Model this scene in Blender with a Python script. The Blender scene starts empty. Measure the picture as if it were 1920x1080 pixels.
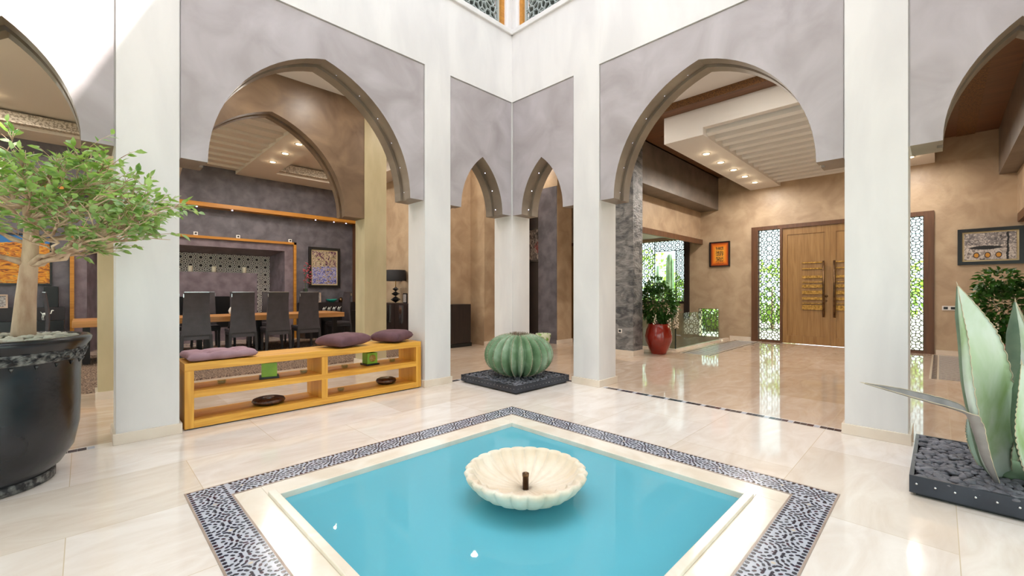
import bpy, math, random
from mathutils import Vector, Matrix, noise
PI = math.pi
random.seed(11)
sc = bpy.context.scene
C = bpy.context.collection

# ---------------------------------------------------------------- camera
cam_d = bpy.data.cameras.new('camera'); cam = bpy.data.objects.new('camera', cam_d); C.objects.link(cam)
cam.location = (-4.735, -4.735, 1.25); cam.rotation_euler = (PI/2, 0, -PI/4)
cam_d.sensor_width = 36; cam_d.lens = 36*803/1920; cam_d.shift_y = 6/1920
cam_d.clip_start = .05; cam_d.clip_end = 200
sc.camera = cam
# ---------------------------------------------------------------- world, sun, exposure
w = bpy.data.worlds.new('sky'); sc.world = w; w.use_nodes = True
bg = w.node_tree.nodes['Background']; bg.inputs[0].default_value = (.87, .925, 1, 1); bg.inputs[1].default_value = 5.8
sd = bpy.data.lights.new('sun', 'SUN'); sd.energy = 26; sd.angle = math.radians(.8); sd.color = (1, .97, .91)
so = bpy.data.objects.new('sun', sd); C.objects.link(so); so.location = (3, -9, 14)
so.rotation_euler = Vector((-.469, .77, -1)).to_track_quat('-Z', 'Y').to_euler()
vs = sc.view_settings; vs.view_transform = 'Standard'; vs.look = 'None'; vs.gamma = 1; vs.use_curve_mapping = False
vs.exposure = -.57
sc.display_settings.display_device = 'sRGB'
sc.cycles.max_bounces = 8; sc.cycles.diffuse_bounces = 5; sc.cycles.glossy_bounces = 4
sc.cycles.transparent_max_bounces = 16; sc.cycles.caustics_reflective = False; sc.cycles.caustics_refractive = False
sc.cycles.sample_clamp_indirect = 6
sc.cycles.use_denoising = True

# ---------------------------------------------------------------- helpers
def lin(c):
    if isinstance(c, str):
        c = c.lstrip('#'); c = [int(c[i:i+2], 16)/255 for i in (0, 2, 4)]
    return tuple(x/12.92 if x <= .04045 else ((x+.055)/1.055)**2.4 for x in c)+(1,)

def newmat(name):
    m = bpy.data.materials.new(name); m.use_nodes = True
    nt = m.node_tree; b = nt.nodes['Principled BSDF']
    return m, nt, b
def N(nt, t, **kw):
    n = nt.nodes.new(t)
    for k, v in kw.items():
        if k.startswith('i_'):
            k = k[2:]; k = int(k) if k.isdigit() else k.replace('_', ' ')
            n.inputs[k].default_value = v
        else: setattr(n, k, v)
    return n
def coords(nt, kind='Object', scale=(1, 1, 1), rot=(0, 0, 0)):
    t = nt.nodes.new('ShaderNodeTexCoord'); mp = nt.nodes.new('ShaderNodeMapping')
    mp.inputs['Scale'].default_value = scale; mp.inputs['Rotation'].default_value = rot
    nt.links.new(t.outputs[kind], mp.inputs[0]); return mp.outputs[0]
def ramp(nt, fac, stops, interp='LINEAR'):
    r = nt.nodes.new('ShaderNodeValToRGB'); r.color_ramp.interpolation = interp
    e = r.color_ramp.elements
    while len(e) < len(stops): e.new(.5)
    for el, (p, c) in zip(e, stops): el.position = p; el.color = lin(c)
    nt.links.new(fac, r.inputs[0]); return r.outputs[0]
def mix(nt, f, a, b, mode='MIX'):
    m = nt.nodes.new('ShaderNodeMix'); m.data_type = 'RGBA'; m.blend_type = mode
    for s, v in ((0, f), (6, a), (7, b)):
        if isinstance(v, (int, float, tuple)): m.inputs[s].default_value = v
        else: nt.links.new(v, m.inputs[s])
    return m.outputs[2]
def bump(nt, b, h, strength=.2, dist=.01):
    n = nt.nodes.new('ShaderNodeBump'); n.inputs['Strength'].default_value = strength; n.inputs['Distance'].default_value = dist
    nt.links.new(h, n.inputs['Height']); nt.links.new(n.outputs[0], b.inputs['Normal'])

def M(name, c1, c2=None, scale=3, rough=.6, metal=0, bmp=0, bs=None, detail=5, stretch=(1, 1, 1), kind='Object', lo=.35, hi=.65, spec=.5, coat=0, bd=.01, dist=0):
    m, nt, b = newmat(name)
    b.inputs['Roughness'].default_value = rough; b.inputs['Metallic'].default_value = metal
    b.inputs['Specular IOR Level'].default_value = spec; b.inputs['Coat Weight'].default_value = coat
    v = coords(nt, kind, stretch)
    if c2:
        n = N(nt, 'ShaderNodeTexNoise', i_Scale=scale, i_Detail=detail, i_Distortion=dist); nt.links.new(v, n.inputs[0])
        nt.links.new(ramp(nt, n.outputs[0], [(lo, c1), (hi, c2)]), b.inputs['Base Color'])
    else: b.inputs['Base Color'].default_value = lin(c1)
    if bmp:
        n = N(nt, 'ShaderNodeTexNoise', i_Scale=bs or scale*6, i_Detail=4); nt.links.new(v, n.inputs[0])
        bump(nt, b, n.outputs[0], bmp, bd)
    return m

MT = {}
MT['plaster'] = M('pale polished plaster', '#d6d2d1', '#e1dddb', 2.2, .42, bmp=.12, bs=9, stretch=(1.4, 1.4, .45), dist=.4)
MT['panel'] = M('mauve grey polished plaster', '#9d9494', '#b8b0b3', 2.0, .4, bmp=.12, bs=10, dist=.8, lo=.3, hi=.7)
MT['brown'] = M('brown waxed plaster', '#685341', '#846d57', 2.2, .4, bmp=.1, bs=12, dist=.8)
MT['beige'] = M('beige stamped plaster', '#a98f74', '#c0a78a', 2.5, .42, bmp=.35, bs=14, dist=.6)
MT['darkwall'] = M('charcoal textured plaster', '#4f4b51', '#6c666d', 4, .5, bmp=.5, bs=60, dist=.3)
MT['mauve'] = M('mauve plaster', '#64555b', '#7e6f76', 5, .5, bmp=.4, bs=70)
MT['stone'] = M('grey rippled slate plaster', '#46474b', '#918f8e', 3.5, .38, bmp=.9, bs=16, stretch=(1, 1, 1.8), dist=1.2, bd=.02)
MT['white'] = M('white painted ceiling', '#e4dfdb', rough=.6)
MT['ceil'] = M('warm white ceiling paint', '#dcd0c4', rough=.6)
MT['black'] = M('black lacquer', '#121113', rough=.3)
MT['blackwall'] = M('dark aubergine wall panel', '#1c1517', '#261c1e', 3, .45)
MT['baseb'] = M('cream marble skirting', '#dccbb8', '#e6d8c8', 3, .2)
MT['chrome'] = M('polished steel', '#c8c8c8', rough=.18, metal=1)
MT['bronze'] = M('aged bronze', '#5d4733', '#7a5f45', 20, .35, metal=1)
MT['brass'] = M('brushed brass', '#b08a4a', rough=.35, metal=1)

def wood(name, a, b_, scale=1.0, axis=0, rough=.4):
    m, nt, b = newmat(name); b.inputs['Roughness'].default_value = rough
    s = [14*scale]*3; s[axis] = .9*scale
    v = coords(nt, 'Object', tuple(s))
    n = N(nt, 'ShaderNodeTexNoise', i_Scale=1.6, i_Detail=6, i_Distortion=1.0); nt.links.new(v, n.inputs[0])
    nt.links.new(ramp(nt, n.outputs[0], [(.3, a), (.7, b_)]), b.inputs['Base Color'])
    bump(nt, b, n.outputs[0], .15, .004); return m
MT['oak'] = wood('honey oak', '#c98a2a', '#e8b04a', 1, 0, .35)
MT['oakz'] = wood('honey oak upright', '#c98a2a', '#e4aa44', 1, 2, .35)
MT['tabletop'] = wood('oiled table oak', '#a86f3a', '#c89258', .8, 0, .35)
MT['doorwood'] = wood('brown oak door', '#866034', '#a27c4a', .8, 2, .4)
MT['walnut'] = wood('walnut frame', '#53341f', '#6b452a', .8, 2, .4)
MT['ceilwood'] = wood('brown wood ceiling', '#5e3c22', '#774c2b', .7, 1, .45)
MT['ceilcarve'] = M('carved wood band', '#4a2f18', '#8a5c2c', 70, .5, bmp=1, bs=90, detail=2)
MT['orangewood'] = wood('orange oak trim', '#a86c1e', '#c98a33', 1, 0, .35)
MT['wenge'] = wood('dark wenge wood', '#241a18', '#35282480'[:7], 1, 2, .35)
MT['chairlac'] = M('black stained wood with soft sheen', '#2a282a', '#343133', 8, .42, bmp=.1, bs=40)
MT['chairfab'] = M('charcoal leatherette', '#3b3639', '#464044', 6, .38, bmp=.1, bs=60)

# marble floor: large slabs, thin joints, each slab a slightly different tone
def marble(name, a, b_, c, rough):
    m, nt, b = newmat(name); b.inputs['Roughness'].default_value = rough; b.inputs['Specular IOR Level'].default_value = .6
    v = coords(nt, 'Object')
    br = N(nt, 'ShaderNodeTexBrick', i_Scale=1, i_Mortar_Size=.0022, i_Brick_Width=1.2, i_Row_Height=.8, i_Mortar_Smooth=.1)
    br.inputs['Color1'].default_value = (0, 0, 0, 1); br.inputs['Color2'].default_value = (1, 1, 1, 1); br.inputs['Mortar'].default_value = (.5, .5, .5, 1)
    nt.links.new(v, br.inputs[0])
    n = N(nt, 'ShaderNodeTexNoise', i_Scale=1.7, i_Detail=9, i_Distortion=1.6, i_Roughness=.6)
    v2 = coords(nt, 'Object', (1, 2.6, 1), (0, 0, .5)); nt.links.new(v2, n.inputs[0])
    base = ramp(nt, n.outputs[0], [(.3, a), (.52, b_), (.72, c)])
    tone = ramp(nt, br.outputs[0], [(0, '#e6dccb'), (1, '#ffffff')])
    col = mix(nt, .55, base, tone, 'MULTIPLY')
    col = mix(nt, br.outputs['Fac'], col, lin('#cdbba2'))
    nt.links.new(col, b.inputs['Base Color']); return m
MT['marble'] = marble('cream polished marble', '#dfd2c7', '#e8ded6', '#efe8e2', .09)
MT['marblehall'] = marble('beige polished marble', '#c2aa96', '#cdb9a7', '#d8c8b9', .055)
MT['coping'] = M('cream marble coping', '#e4d5c2', '#efe6d9', 3, .15, dist=1)

def glass(name, tint='#ffffff', transp=.9, rough=.02, ior=1.45):
    m, nt, b = newmat(name); nt.nodes.remove(b); out = nt.nodes['Material Output']
    t = N(nt, 'ShaderNodeBsdfTransparent'); t.inputs[0].default_value = lin(tint)
    g = N(nt, 'ShaderNodeBsdfGlossy'); g.inputs['Roughness'].default_value = rough
    f = N(nt, 'ShaderNodeFresnel', i_IOR=ior); mx = N(nt, 'ShaderNodeMixShader')
    ge = N(nt, 'ShaderNodeNewGeometry'); iv = N(nt, 'ShaderNodeMath', operation='SUBTRACT'); iv.inputs[0].default_value = 1; nt.links.new(ge.outputs['Backfacing'], iv.inputs[1])
    mu = N(nt, 'ShaderNodeMath', operation='MULTIPLY'); nt.links.new(f.outputs[0], mu.inputs[0]); nt.links.new(iv.outputs[0], mu.inputs[1]); nt.links.new(mu.outputs[0], mx.inputs[0]); nt.links.new(t.outputs[0], mx.inputs[1]); nt.links.new(g.outputs[0], mx.inputs[2])
    nt.links.new(mx.outputs[0], out.inputs[0]); return m
MT['glass'] = glass('clear glass', '#e8f2ee')
m, nt, b = newmat('pool water'); nt.nodes.remove(b)
_t = N(nt, 'ShaderNodeBsdfTransparent'); _t.inputs[0].default_value = lin('#bfeef2'); _d = N(nt, 'ShaderNodeBsdfDiffuse'); _d.inputs[0].default_value = lin('#6fc6da')
_m1 = N(nt, 'ShaderNodeMixShader'); _m1.inputs[0].default_value = .75; _g = N(nt, 'ShaderNodeBsdfGlossy'); _g.inputs['Roughness'].default_value = .015
_f = N(nt, 'ShaderNodeFresnel', i_IOR=1.4); _m2 = N(nt, 'ShaderNodeMixShader')
for _a, _b in ((_t.outputs[0], _m1.inputs[1]), (_d.outputs[0], _m1.inputs[2]), (_f.outputs[0], _m2.inputs[0]), (_m1.outputs[0], _m2.inputs[1]), (_g.outputs[0], _m2.inputs[2]), (_m2.outputs[0], nt.nodes['Material Output'].inputs[0])): nt.links.new(_a, _b)
MT['water'] = m
MT['poolpaint'] = M('turquoise pool render', '#3fb3c4', '#5cc5d4', 1.2, .6, lo=.3, hi=.7)
def emis(name, col, s):
    m, nt, b = newmat(name); b.inputs['Base Color'].default_value = lin(col)
    b.inputs['Emission Color'].default_value = lin(col); b.inputs['Emission Strength'].default_value = s; return m
MT['lampglow'] = emis('lit halogen glass', '#ffe2a8', 14)
MT['led'] = emis('cool led dot', '#dfe4ff', 6)
m, nt, b = newmat('frosted skylight panel'); nt.nodes.remove(b)
tl = N(nt, 'ShaderNodeBsdfTranslucent'); tl.inputs[0].default_value = (.93, .95, .97, 1); df = N(nt, 'ShaderNodeBsdfDiffuse'); mx = N(nt, 'ShaderNodeMixShader'); mx.inputs[0].default_value = .12
nt.links.new(tl.outputs[0], mx.inputs[1]); nt.links.new(df.outputs[0], mx.inputs[2]); nt.links.new(mx.outputs[0], nt.nodes['Material Output'].inputs[0]); MT['frost'] = m  # for the unseen roof sheet added to diffuse the sun

def total_loc(o):
    v = Vector((0, 0, 0))
    while o is not None: v += o.location; o = o.parent
    return v
class MB:
    """collects geometry given in world coordinates; build() links it as ONE mesh object"""
    def __init__(s): s.v = []; s.f = []; s.sm = []; s.mi = []; s.cur = 0
    def add(s, vs, fs, smooth=False):
        o = len(s.v); s.v += [tuple(p) for p in vs]
        for f in fs: s.f.append([i+o for i in f]); s.sm.append(smooth); s.mi.append(s.cur)
        return s
    def box(s, a, b_):
        x0, y0, z0 = [min(p, q) for p, q in zip(a, b_)]; x1, y1, z1 = [max(p, q) for p, q in zip(a, b_)]
        return s.add([(x0, y0, z0), (x1, y0, z0), (x1, y1, z0), (x0, y1, z0), (x0, y0, z1), (x1, y0, z1), (x1, y1, z1), (x0, y1, z1)],
                     [(0, 3, 2, 1), (4, 5, 6, 7), (0, 1, 5, 4), (1, 2, 6, 5), (2, 3, 7, 6), (3, 0, 4, 7)])
    def hexa(s, lo, hi):   # 4 lower + 4 upper corners
        return s.add(list(lo)+list(hi), [(0, 3, 2, 1), (4, 5, 6, 7), (0, 1, 5, 4), (1, 2, 6, 5), (2, 3, 7, 6), (3, 0, 4, 7)])
    def bar(s, p, q, wd, th, up=(0, 0, 1)):
        p = Vector(p); q = Vector(q); d = q-p
        if d.length < 1e-6: return s
        d.normalize(); up = Vector(up); a = d.cross(up)
        if a.length < 1e-4: a = d.cross(Vector((1, 0, 0)))
        a.normalize(); b_ = a.cross(d).normalized(); a *= wd/2; b_ *= th/2
        return s.hexa([p-a-b_, p+a-b_, p+a+b_, p-a+b_], [q-a-b_, q+a-b_, q+a+b_, q-a+b_])
    def tube(s, pts, rs, n=8, cap=True):
        pts = [Vector(p) for p in pts]; rs = rs if isinstance(rs, (list, tuple)) else [rs]*len(pts)
        vs = []; prev = None
        for i, p in enumerate(pts):
            d = (pts[min(i+1, len(pts)-1)]-pts[max(i-1, 0)]).normalized()
            a = prev-d*prev.dot(d) if prev is not None else d.orthogonal()
            if a.length < 1e-5: a = d.orthogonal()
            a.normalize(); prev = a; b_ = d.cross(a)
            vs += [p+(a*math.cos(2*PI*k/n)+b_*math.sin(2*PI*k/n))*rs[i] for k in range(n)]
        fs = [(i*n+k, i*n+(k+1) % n, (i+1)*n+(k+1) % n, (i+1)*n+k) for i in range(len(pts)-1) for k in range(n)]
        if cap: fs += [tuple(range(n-1, -1, -1)), tuple(range((len(pts)-1)*n, len(pts)*n))]
        return s.add(vs, fs, True)
    def lathe(s, c, prof, n=32, mod=None):
        c = Vector(c); vs = []
        for r, z in prof:
            for k in range(n):
                t = 2*PI*k/n; rr = mod(r, z, t) if mod else r
                vs.append(c+Vector((rr*math.cos(t), rr*math.sin(t), z)))
        fs = [(i*n+k, i*n+(k+1) % n, (i+1)*n+(k+1) % n, (i+1)*n+k) for i in range(len(prof)-1) for k in range(n)]
        fs += [tuple(range(n-1, -1, -1)), tuple(range((len(prof)-1)*n, len(prof)*n))]
        return s.add(vs, fs, True)
    def prism(s, poly, fn0, fn1):   # poly of 2D points, fn map 2D -> 3D at each end
        n = len(poly); vs = [fn0(*p) for p in poly]+[fn1(*p) for p in poly]
        return s.add(vs, [tuple(range(n-1, -1, -1)), tuple(range(n, 2*n))]+[(i, (i+1) % n, n+(i+1) % n, n+i) for i in range(n)])
    def ico(s, c, r, sc3=(1, 1, 1), rot=None, seed=0, amp=0, sub=1):
        V, F = ICO[sub]; c = Vector(c); R = rot or Matrix.Identity(3); vs = []
        for p in V:
            q = Vector(p); k = 1+amp*noise.noise(q*1.7+Vector((seed, seed*.7, 0)))
            q = R @ Vector((q.x*sc3[0]*k*r, q.y*sc3[1]*k*r, q.z*sc3[2]*k*r)); vs.append(c+q)
        return s.add(vs, F, True)
    def build(s, name, mat, parent=None, kind=None, bevel=0, sub=0, origin=None, label=None, fix=False):
        me = bpy.data.meshes.new(name); o = bpy.data.objects.new(name, me); C.objects.link(o)
        if parent is not None: off = total_loc(parent)
        elif origin is not None: off = Vector(origin)
        elif kind == 'structure': off = Vector((0, 0, 0))
        else:
            xs, ys, zs = zip(*s.v); off = Vector(((min(xs)+max(xs))/2, (min(ys)+max(ys))/2, min(zs)))
        me.from_pydata([tuple(Vector(p)-off) for p in s.v], [], s.f)
        for m_ in (mat if isinstance(mat, list) else [mat]): me.materials.append(m_)
        me.polygons.foreach_set('use_smooth', s.sm); me.polygons.foreach_set('material_index', s.mi)
        me.validate(); me.update()
        if fix:
            import bmesh
            bm_ = bmesh.new(); bm_.from_mesh(me); bmesh.ops.remove_doubles(bm_, verts=bm_.verts, dist=1e-5)
            bmesh.ops.recalc_face_normals(bm_, faces=bm_.faces); bm_.to_mesh(me); bm_.free()
        if parent is not None: o.parent = parent
        else: o.location = off
        if kind: o['kind'] = kind
        if label: o['label'] = label
        if bevel:
            md = o.modifiers.new('bevel', 'BEVEL'); md.width = bevel; md.segments = 2; md.limit_method = 'ANGLE'; md.angle_limit = .6
        if sub:
            md = o.modifiers.new('sub', 'SUBSURF'); md.levels = sub; md.render_levels = sub
        return o
def _ico():
    t = (1+5**.5)/2
    V = [Vector(p).normalized() for p in [(-1, t, 0), (1, t, 0), (-1, -t, 0), (1, -t, 0), (0, -1, t), (0, 1, t), (0, -1, -t), (0, 1, -t), (t, 0, -1), (t, 0, 1), (-t, 0, -1), (-t, 0, 1)]]
    F = [(0, 11, 5), (0, 5, 1), (0, 1, 7), (0, 7, 10), (0, 10, 11), (1, 5, 9), (5, 11, 4), (11, 10, 2), (10, 7, 6), (7, 1, 8), (3, 9, 4), (3, 4, 2), (3, 2, 6), (3, 6, 8), (3, 8, 9), (4, 9, 5), (2, 4, 11), (6, 2, 10), (8, 6, 7), (9, 8, 1)]
    out = {0: (V, F)}
    for lv in (1, 2, 3):
        V = list(V); cache = {}; G = []
        def mid(a, b_):
            k = (min(a, b_), max(a, b_))
            if k not in cache: V.append(((V[a]+V[b_])/2).normalized()); cache[k] = len(V)-1
            return cache[k]
        for a, b_, c in F:
            x, y, z = mid(a, b_), mid(b_, c), mid(c, a); G += [(a, x, z), (b_, y, x), (c, z, y), (x, y, z)]
        F = G; out[lv] = (V, F)
    return out
ICO = _ico()

def tag(o, label, cat, group=None, kind=None):
    o['label'] = label; o['category'] = cat
    if group: o['group'] = group
    if kind: o['kind'] = kind
    return o
def thing(name, label, cat, loc=(0, 0, 0), rz=0, group=None, kind=None):
    o = bpy.data.objects.new(name, None); C.objects.link(o); o.location = loc; o.rotation_euler = (0, 0, rz); o.empty_display_size = .1
    return tag(o, label, cat, group, kind)
def struct(name, loc=(0, 0, 0)):
    o = bpy.data.objects.new(name, None); C.objects.link(o); o.location = loc; o['kind'] = 'structure'; o.empty_display_size = .1; return o
def copy_tree(o, loc=None, rz=None, label=None, parent=None, scale=None):
    c = o.copy(); C.objects.link(c)
    if parent is not None: c.parent = parent
    if loc is not None: c.location = loc
    if rz is not None: c.rotation_euler = (0, 0, rz)
    if scale is not None: c.scale = scale
    if label: c['label'] = label
    for ch in list(o.children): copy_tree(ch, parent=c)
    return c

# girih-style lattice: n-fold rosettes on square cells, drawn as bars in a plane
def lattice(mb, u0, u1, v0, v1, cell, fn, wd, th, up, n=12, frame=0):
    nu = max(1, round((u1-u0)/cell)); cu = (u1-u0)/nu; nv = max(1, round((v1-v0)/cu)); cv = (v1-v0)/nv
    def seg(a, b_): mb.bar(fn(*a), fn(*b_), wd, th, up)
    for i in range(nu):
        for j in range(nv):
            cx, cy = u0+(i+.5)*cu, v0+(j+.5)*cv
            def P(r, t): return (cx+r*cu/2*math.cos(t), cy+r*cv/2*math.sin(t))
            st = 2*PI/n
            for k in range(n):
                t = k*st
                seg(P(1, t), P(.74, t+st/2)); seg(P(1, t), P(.74, t-st/2))
                seg(P(.74, t+st/2), P(.55, t+st/2))
                seg(P(.55, t+st/2), P(.38, t)); seg(P(.55, t+st/2), P(.38, t+st))
            if n == 12:
                for q in range(4):
                    a = q*PI/2
                    seg(P(1, a+PI/6), P(1.22, a+PI/4-.12)); seg(P(1, a+PI/3), P(1.22, a+PI/4+.12))
                    seg(P(1.22, a+PI/4-.12), P(2**.5, a+PI/4)); seg(P(1.22, a+PI/4+.12), P(2**.5, a+PI/4))
                    seg(P(1.22, a+PI/4-.12), (cx+(cu/2)*(1 if q in (0, 3) else -1), cy+(cv*.36)*(1 if q < 2 else -1)) if q in (0, 2) else (cx+cu*.36*(1 if q in (0, 3) else -1), cy+(cv/2)*(1 if q < 2 else -1)))
            else:
                for q in range(4):
                    a = q*PI/2+PI/4; seg(P(1, a), P(2**.5, a))
    if frame:
        for a, b_ in (((u0, v0), (u1, v0)), ((u1, v0), (u1, v1)), ((u1, v1), (u0, v1)), ((u0, v1), (u0, v0))): mb.bar(fn(*a), fn(*b_), frame, th*1.2, up)

def rosettes(mb, u0, u1, v0, v1, cell, fn, wd, th, up, frame=0):
    nu = max(1, round((u1-u0)/cell)); cu = (u1-u0)/nu; nv = max(1, round((v1-v0)/cu)); cv = (v1-v0)/nv
    def seg(a, b_):
        def inn(p): return u0-1e-6 <= p[0] <= u1+1e-6 and v0-1e-6 <= p[1] <= v1+1e-6
        if not inn(a) and not inn(b_): return
        if not (inn(a) and inn(b_)):
            if inn(b_): a, b_ = b_, a
            t = 1.0
            for q, lo, hi in ((0, u0, u1), (1, v0, v1)):
                d = b_[q]-a[q]
                if d > 0: t = min(t, (hi-a[q])/d)
                elif d < 0: t = min(t, (lo-a[q])/d)
            b_ = (a[0]+(b_[0]-a[0])*t, a[1]+(b_[1]-a[1])*t)
        mb.bar(fn(*a), fn(*b_), wd, th, up)
    R0 = 8**-.5; st = PI/6
    cs = [(u0+(i+.5)*cu, v0+(j+.5)*cv) for i in range(nu) for j in range(nv)]+[(u0+i*cu, v0+j*cv) for i in range(nu+1) for j in range(nv+1)]
    for cx, cy in cs:
        def P(r, t): return (cx+r*R0*cu*math.cos(t), cy+r*R0*cv*math.sin(t))
        for k in range(12):
            t = PI/12+k*st
            seg(P(1, t), P(.78, t+st/2)); seg(P(1, t), P(.78, t-st/2)); seg(P(.78, t+st/2), P(.52, t+st/2))
            seg(P(.52, t+st/2), P(.34, t)); seg(P(.52, t+st/2), P(.34, t+st))
    gs = [(u0+i*cu, v0+(j+.5)*cv) for i in range(nu+1) for j in range(nv)]+[(u0+(i+.5)*cu, v0+j*cv) for i in range(nu) for j in range(nv+1)]
    for gx, gy in gs:
        def G(r, t): return (gx+r*cu*math.cos(t), gy+r*cv*math.sin(t))
        A = [math.radians(a) for a in (30, 60, 120, 150, 210, 240, 300, 330)]
        for k in range(8):
            a, c = A[k], A[(k+1) % 8]+(2*PI if k == 7 else 0); m_ = (a+c)/2; r_ = .115 if k % 2 else .13
            seg(G(.1835, a), G(r_, m_)); seg(G(.1835, c), G(r_, m_))
    if frame:
        for a, b_ in (((u0, v0), (u1, v0)), ((u1, v0), (u1, v1)), ((u1, v1), (u0, v1)), ((u0, v1), (u0, v0))): mb.bar(fn(*a), fn(*b_), frame, th*1.2, up)

# ================================================================ FLOORS
XC = -2.875   # courtyard centre on both axes
b = MB()
for a, c in (((-6.15, -6.15), (.12, XC-1.21)), ((-6.15, XC+1.21), (.12, .12)), ((-6.15, XC-1.21), (XC-1.21, XC+1.21)), ((XC+1.21, XC-1.21), (.12, XC+1.21))):
    b.box((a[0], a[1], -.2), (c[0], c[1], 0))
b.build('floor', MT['marble'], kind='structure')
b = MB()
b.box((-9, .12, -.2), (.12, 8.6, 0)); b.box((.12, -.75, -.2), (4.1, 8.6, 0)); b.box((.12, -7.5, -.2), (7.6, -.75, 0)); b.box((4.1, 1.9, -.2), (7.6, 8.6, 0))
b.box((-9, -7.5, -.2), (-6.15, .12, 0)); b.box((-6.15, -7.5, -.2), (.12, -6.15, 0))
b.build('floor_hall', MT['marblehall'], kind='structure')

# threshold mosaic strips between the columns
b = MB(); b.mi = []
def strip(p, q, w_=.075, z=.0012):
    p = Vector(p+(0,)); q = Vector(q+(0,)); d = (q-p); L = d.length; d.normalize(); a = Vector((-d.y, d.x, 0))
    t = .02; k = 0
    while t < L-.2:
        for j in range(3):
            e = .051; x = t+j*.053
            b.cur = random.choice([0, 0, 1, 2])
            c = [p+d*x, p+d*(x+e), p+d*(x+e)+a*w_, p+d*x+a*w_]
            b.add([v+Vector((0, 0, z)) for v in c], [(0, 1, 2, 3)])
        b.cur = 3; c = [p+d*(t+.162), p+d*(t+.203), p+d*(t+.203)+a*w_, p+d*(t+.162)+a*w_]
        b.add([v+Vector((0, 0, z)) for v in c], [(0, 1, 2, 3)])
        t += .206; k += 1
for s0, s1 in ((-1.18, -.05), (-4.13, -1.62), (-5.72, -4.56)):
    (strip((s0, .02), (s1, .02)) if s1 != -1.62 else None); strip((.095, s0), (.095, s1))
MT['z_navy'] = M('navy glazed tile', '#1b1e33', rough=.2); MT['z_plum'] = M('plum glazed tile', '#3a2234', rough=.2)
MT['z_slate'] = M('slate glazed tile', '#3c3f48', rough=.2); MT['z_pale'] = M('pale grey glazed tile', '#b9bcc6', rough=.2)
MT['z_beige'] = M('beige glazed tile', '#c3b5a0', rough=.3); MT['z_edge'] = M('taupe tile edging', '#9a8577', '#ab988a', 8, .3)
b.build('floor_threshold', [MT['z_navy'], MT['z_plum'], MT['z_slate'], MT['z_pale']], kind='structure')

# ================================================================ POOL
pool = thing('pool', 'square turquoise pool sunk in the courtyard floor with tiled border', 'pool', (XC, XC, -.5))
b = MB()
r = 1.03
b.box((XC-r-.06, XC-r-.06, -.56), (XC+r+.06, XC+r+.06, -.5))
for sx, sy in ((1, 0), (-1, 0), (0, 1), (0, -1)):
    if sx: b.box((XC+sx*r, XC-r-.06, -.5), (XC+sx*(r+.06), XC+r+.06, -.02))
    else: b.box((XC-r, XC+sy*r, -.5), (XC+r, XC+sy*(r+.06), -.02))
b.build('basin', MT['poolpaint'], pool)
b = MB()
ri, ro = 1.06, 1.21
for sx, sy in ((1, 0), (-1, 0), (0, 1), (0, -1)):
    if sx: b.box((XC+sx*ri, XC-ro, -.05), (XC+sx*ro, XC+ro, .001))
    else: b.box((XC-ri, XC+sy*ri, -.05), (XC+ri, XC+sy*ro, .001))
b.build('coping', MT['coping'], pool, bevel=.003)
b = MB()
for sx, sy in ((1, 0), (-1, 0), (0, 1), (0, -1)):
    h = .022 if (sx == -1 or sy == -1) else .003
    if sx: b.box((XC+sx*1.015, XC-1.06, -.05), (XC+sx*1.06, XC+1.06, h))
    else: b.box((XC-1.015, XC+sy*1.015, -.05), (XC+1.015, XC+sy*1.06, h))
b.build('rim', MT['coping'], pool, bevel=.004)
b = MB(); b.add([(XC-1.03, XC-1.03, -.035), (XC+1.03, XC-1.03, -.035), (XC+1.03, XC+1.03, -.035), (XC-1.03, XC+1.03, -.035)], [(0, 1, 2, 3)])
b.build('water', MT['water'], pool)
b = MB()
W0, W1 = 1.21, 1.425
for sx, sy in ((1, 0), (-1, 0), (0, 1), (0, -1)):
    if sx: b.box((XC+sx*W0, XC-W1, -.02), (XC+sx*W1, XC+W1, .0012))
    else: b.box((XC-W0, XC+sy*W0, -.02), (XC+W0, XC+sy*W1, .0012))
bord = b.build('mosaic_border', MT['z_pale'], pool)
b = MB(); z = .0024
def chip(cx, cy, ang, l, w_, k):
    b.cur = k; ca, sa = math.cos(ang), math.sin(ang); pts = []
    for u, v in ((-l, 0), (-l*.62, -w_), (l*.62, -w_), (l, 0), (l*.62, w_), (-l*.62, w_)):
        pts.append((cx+u*ca-v*sa, cy+u*sa+v*ca, z))
    b.add(pts, [(0, 1, 2, 3, 4, 5)])
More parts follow.
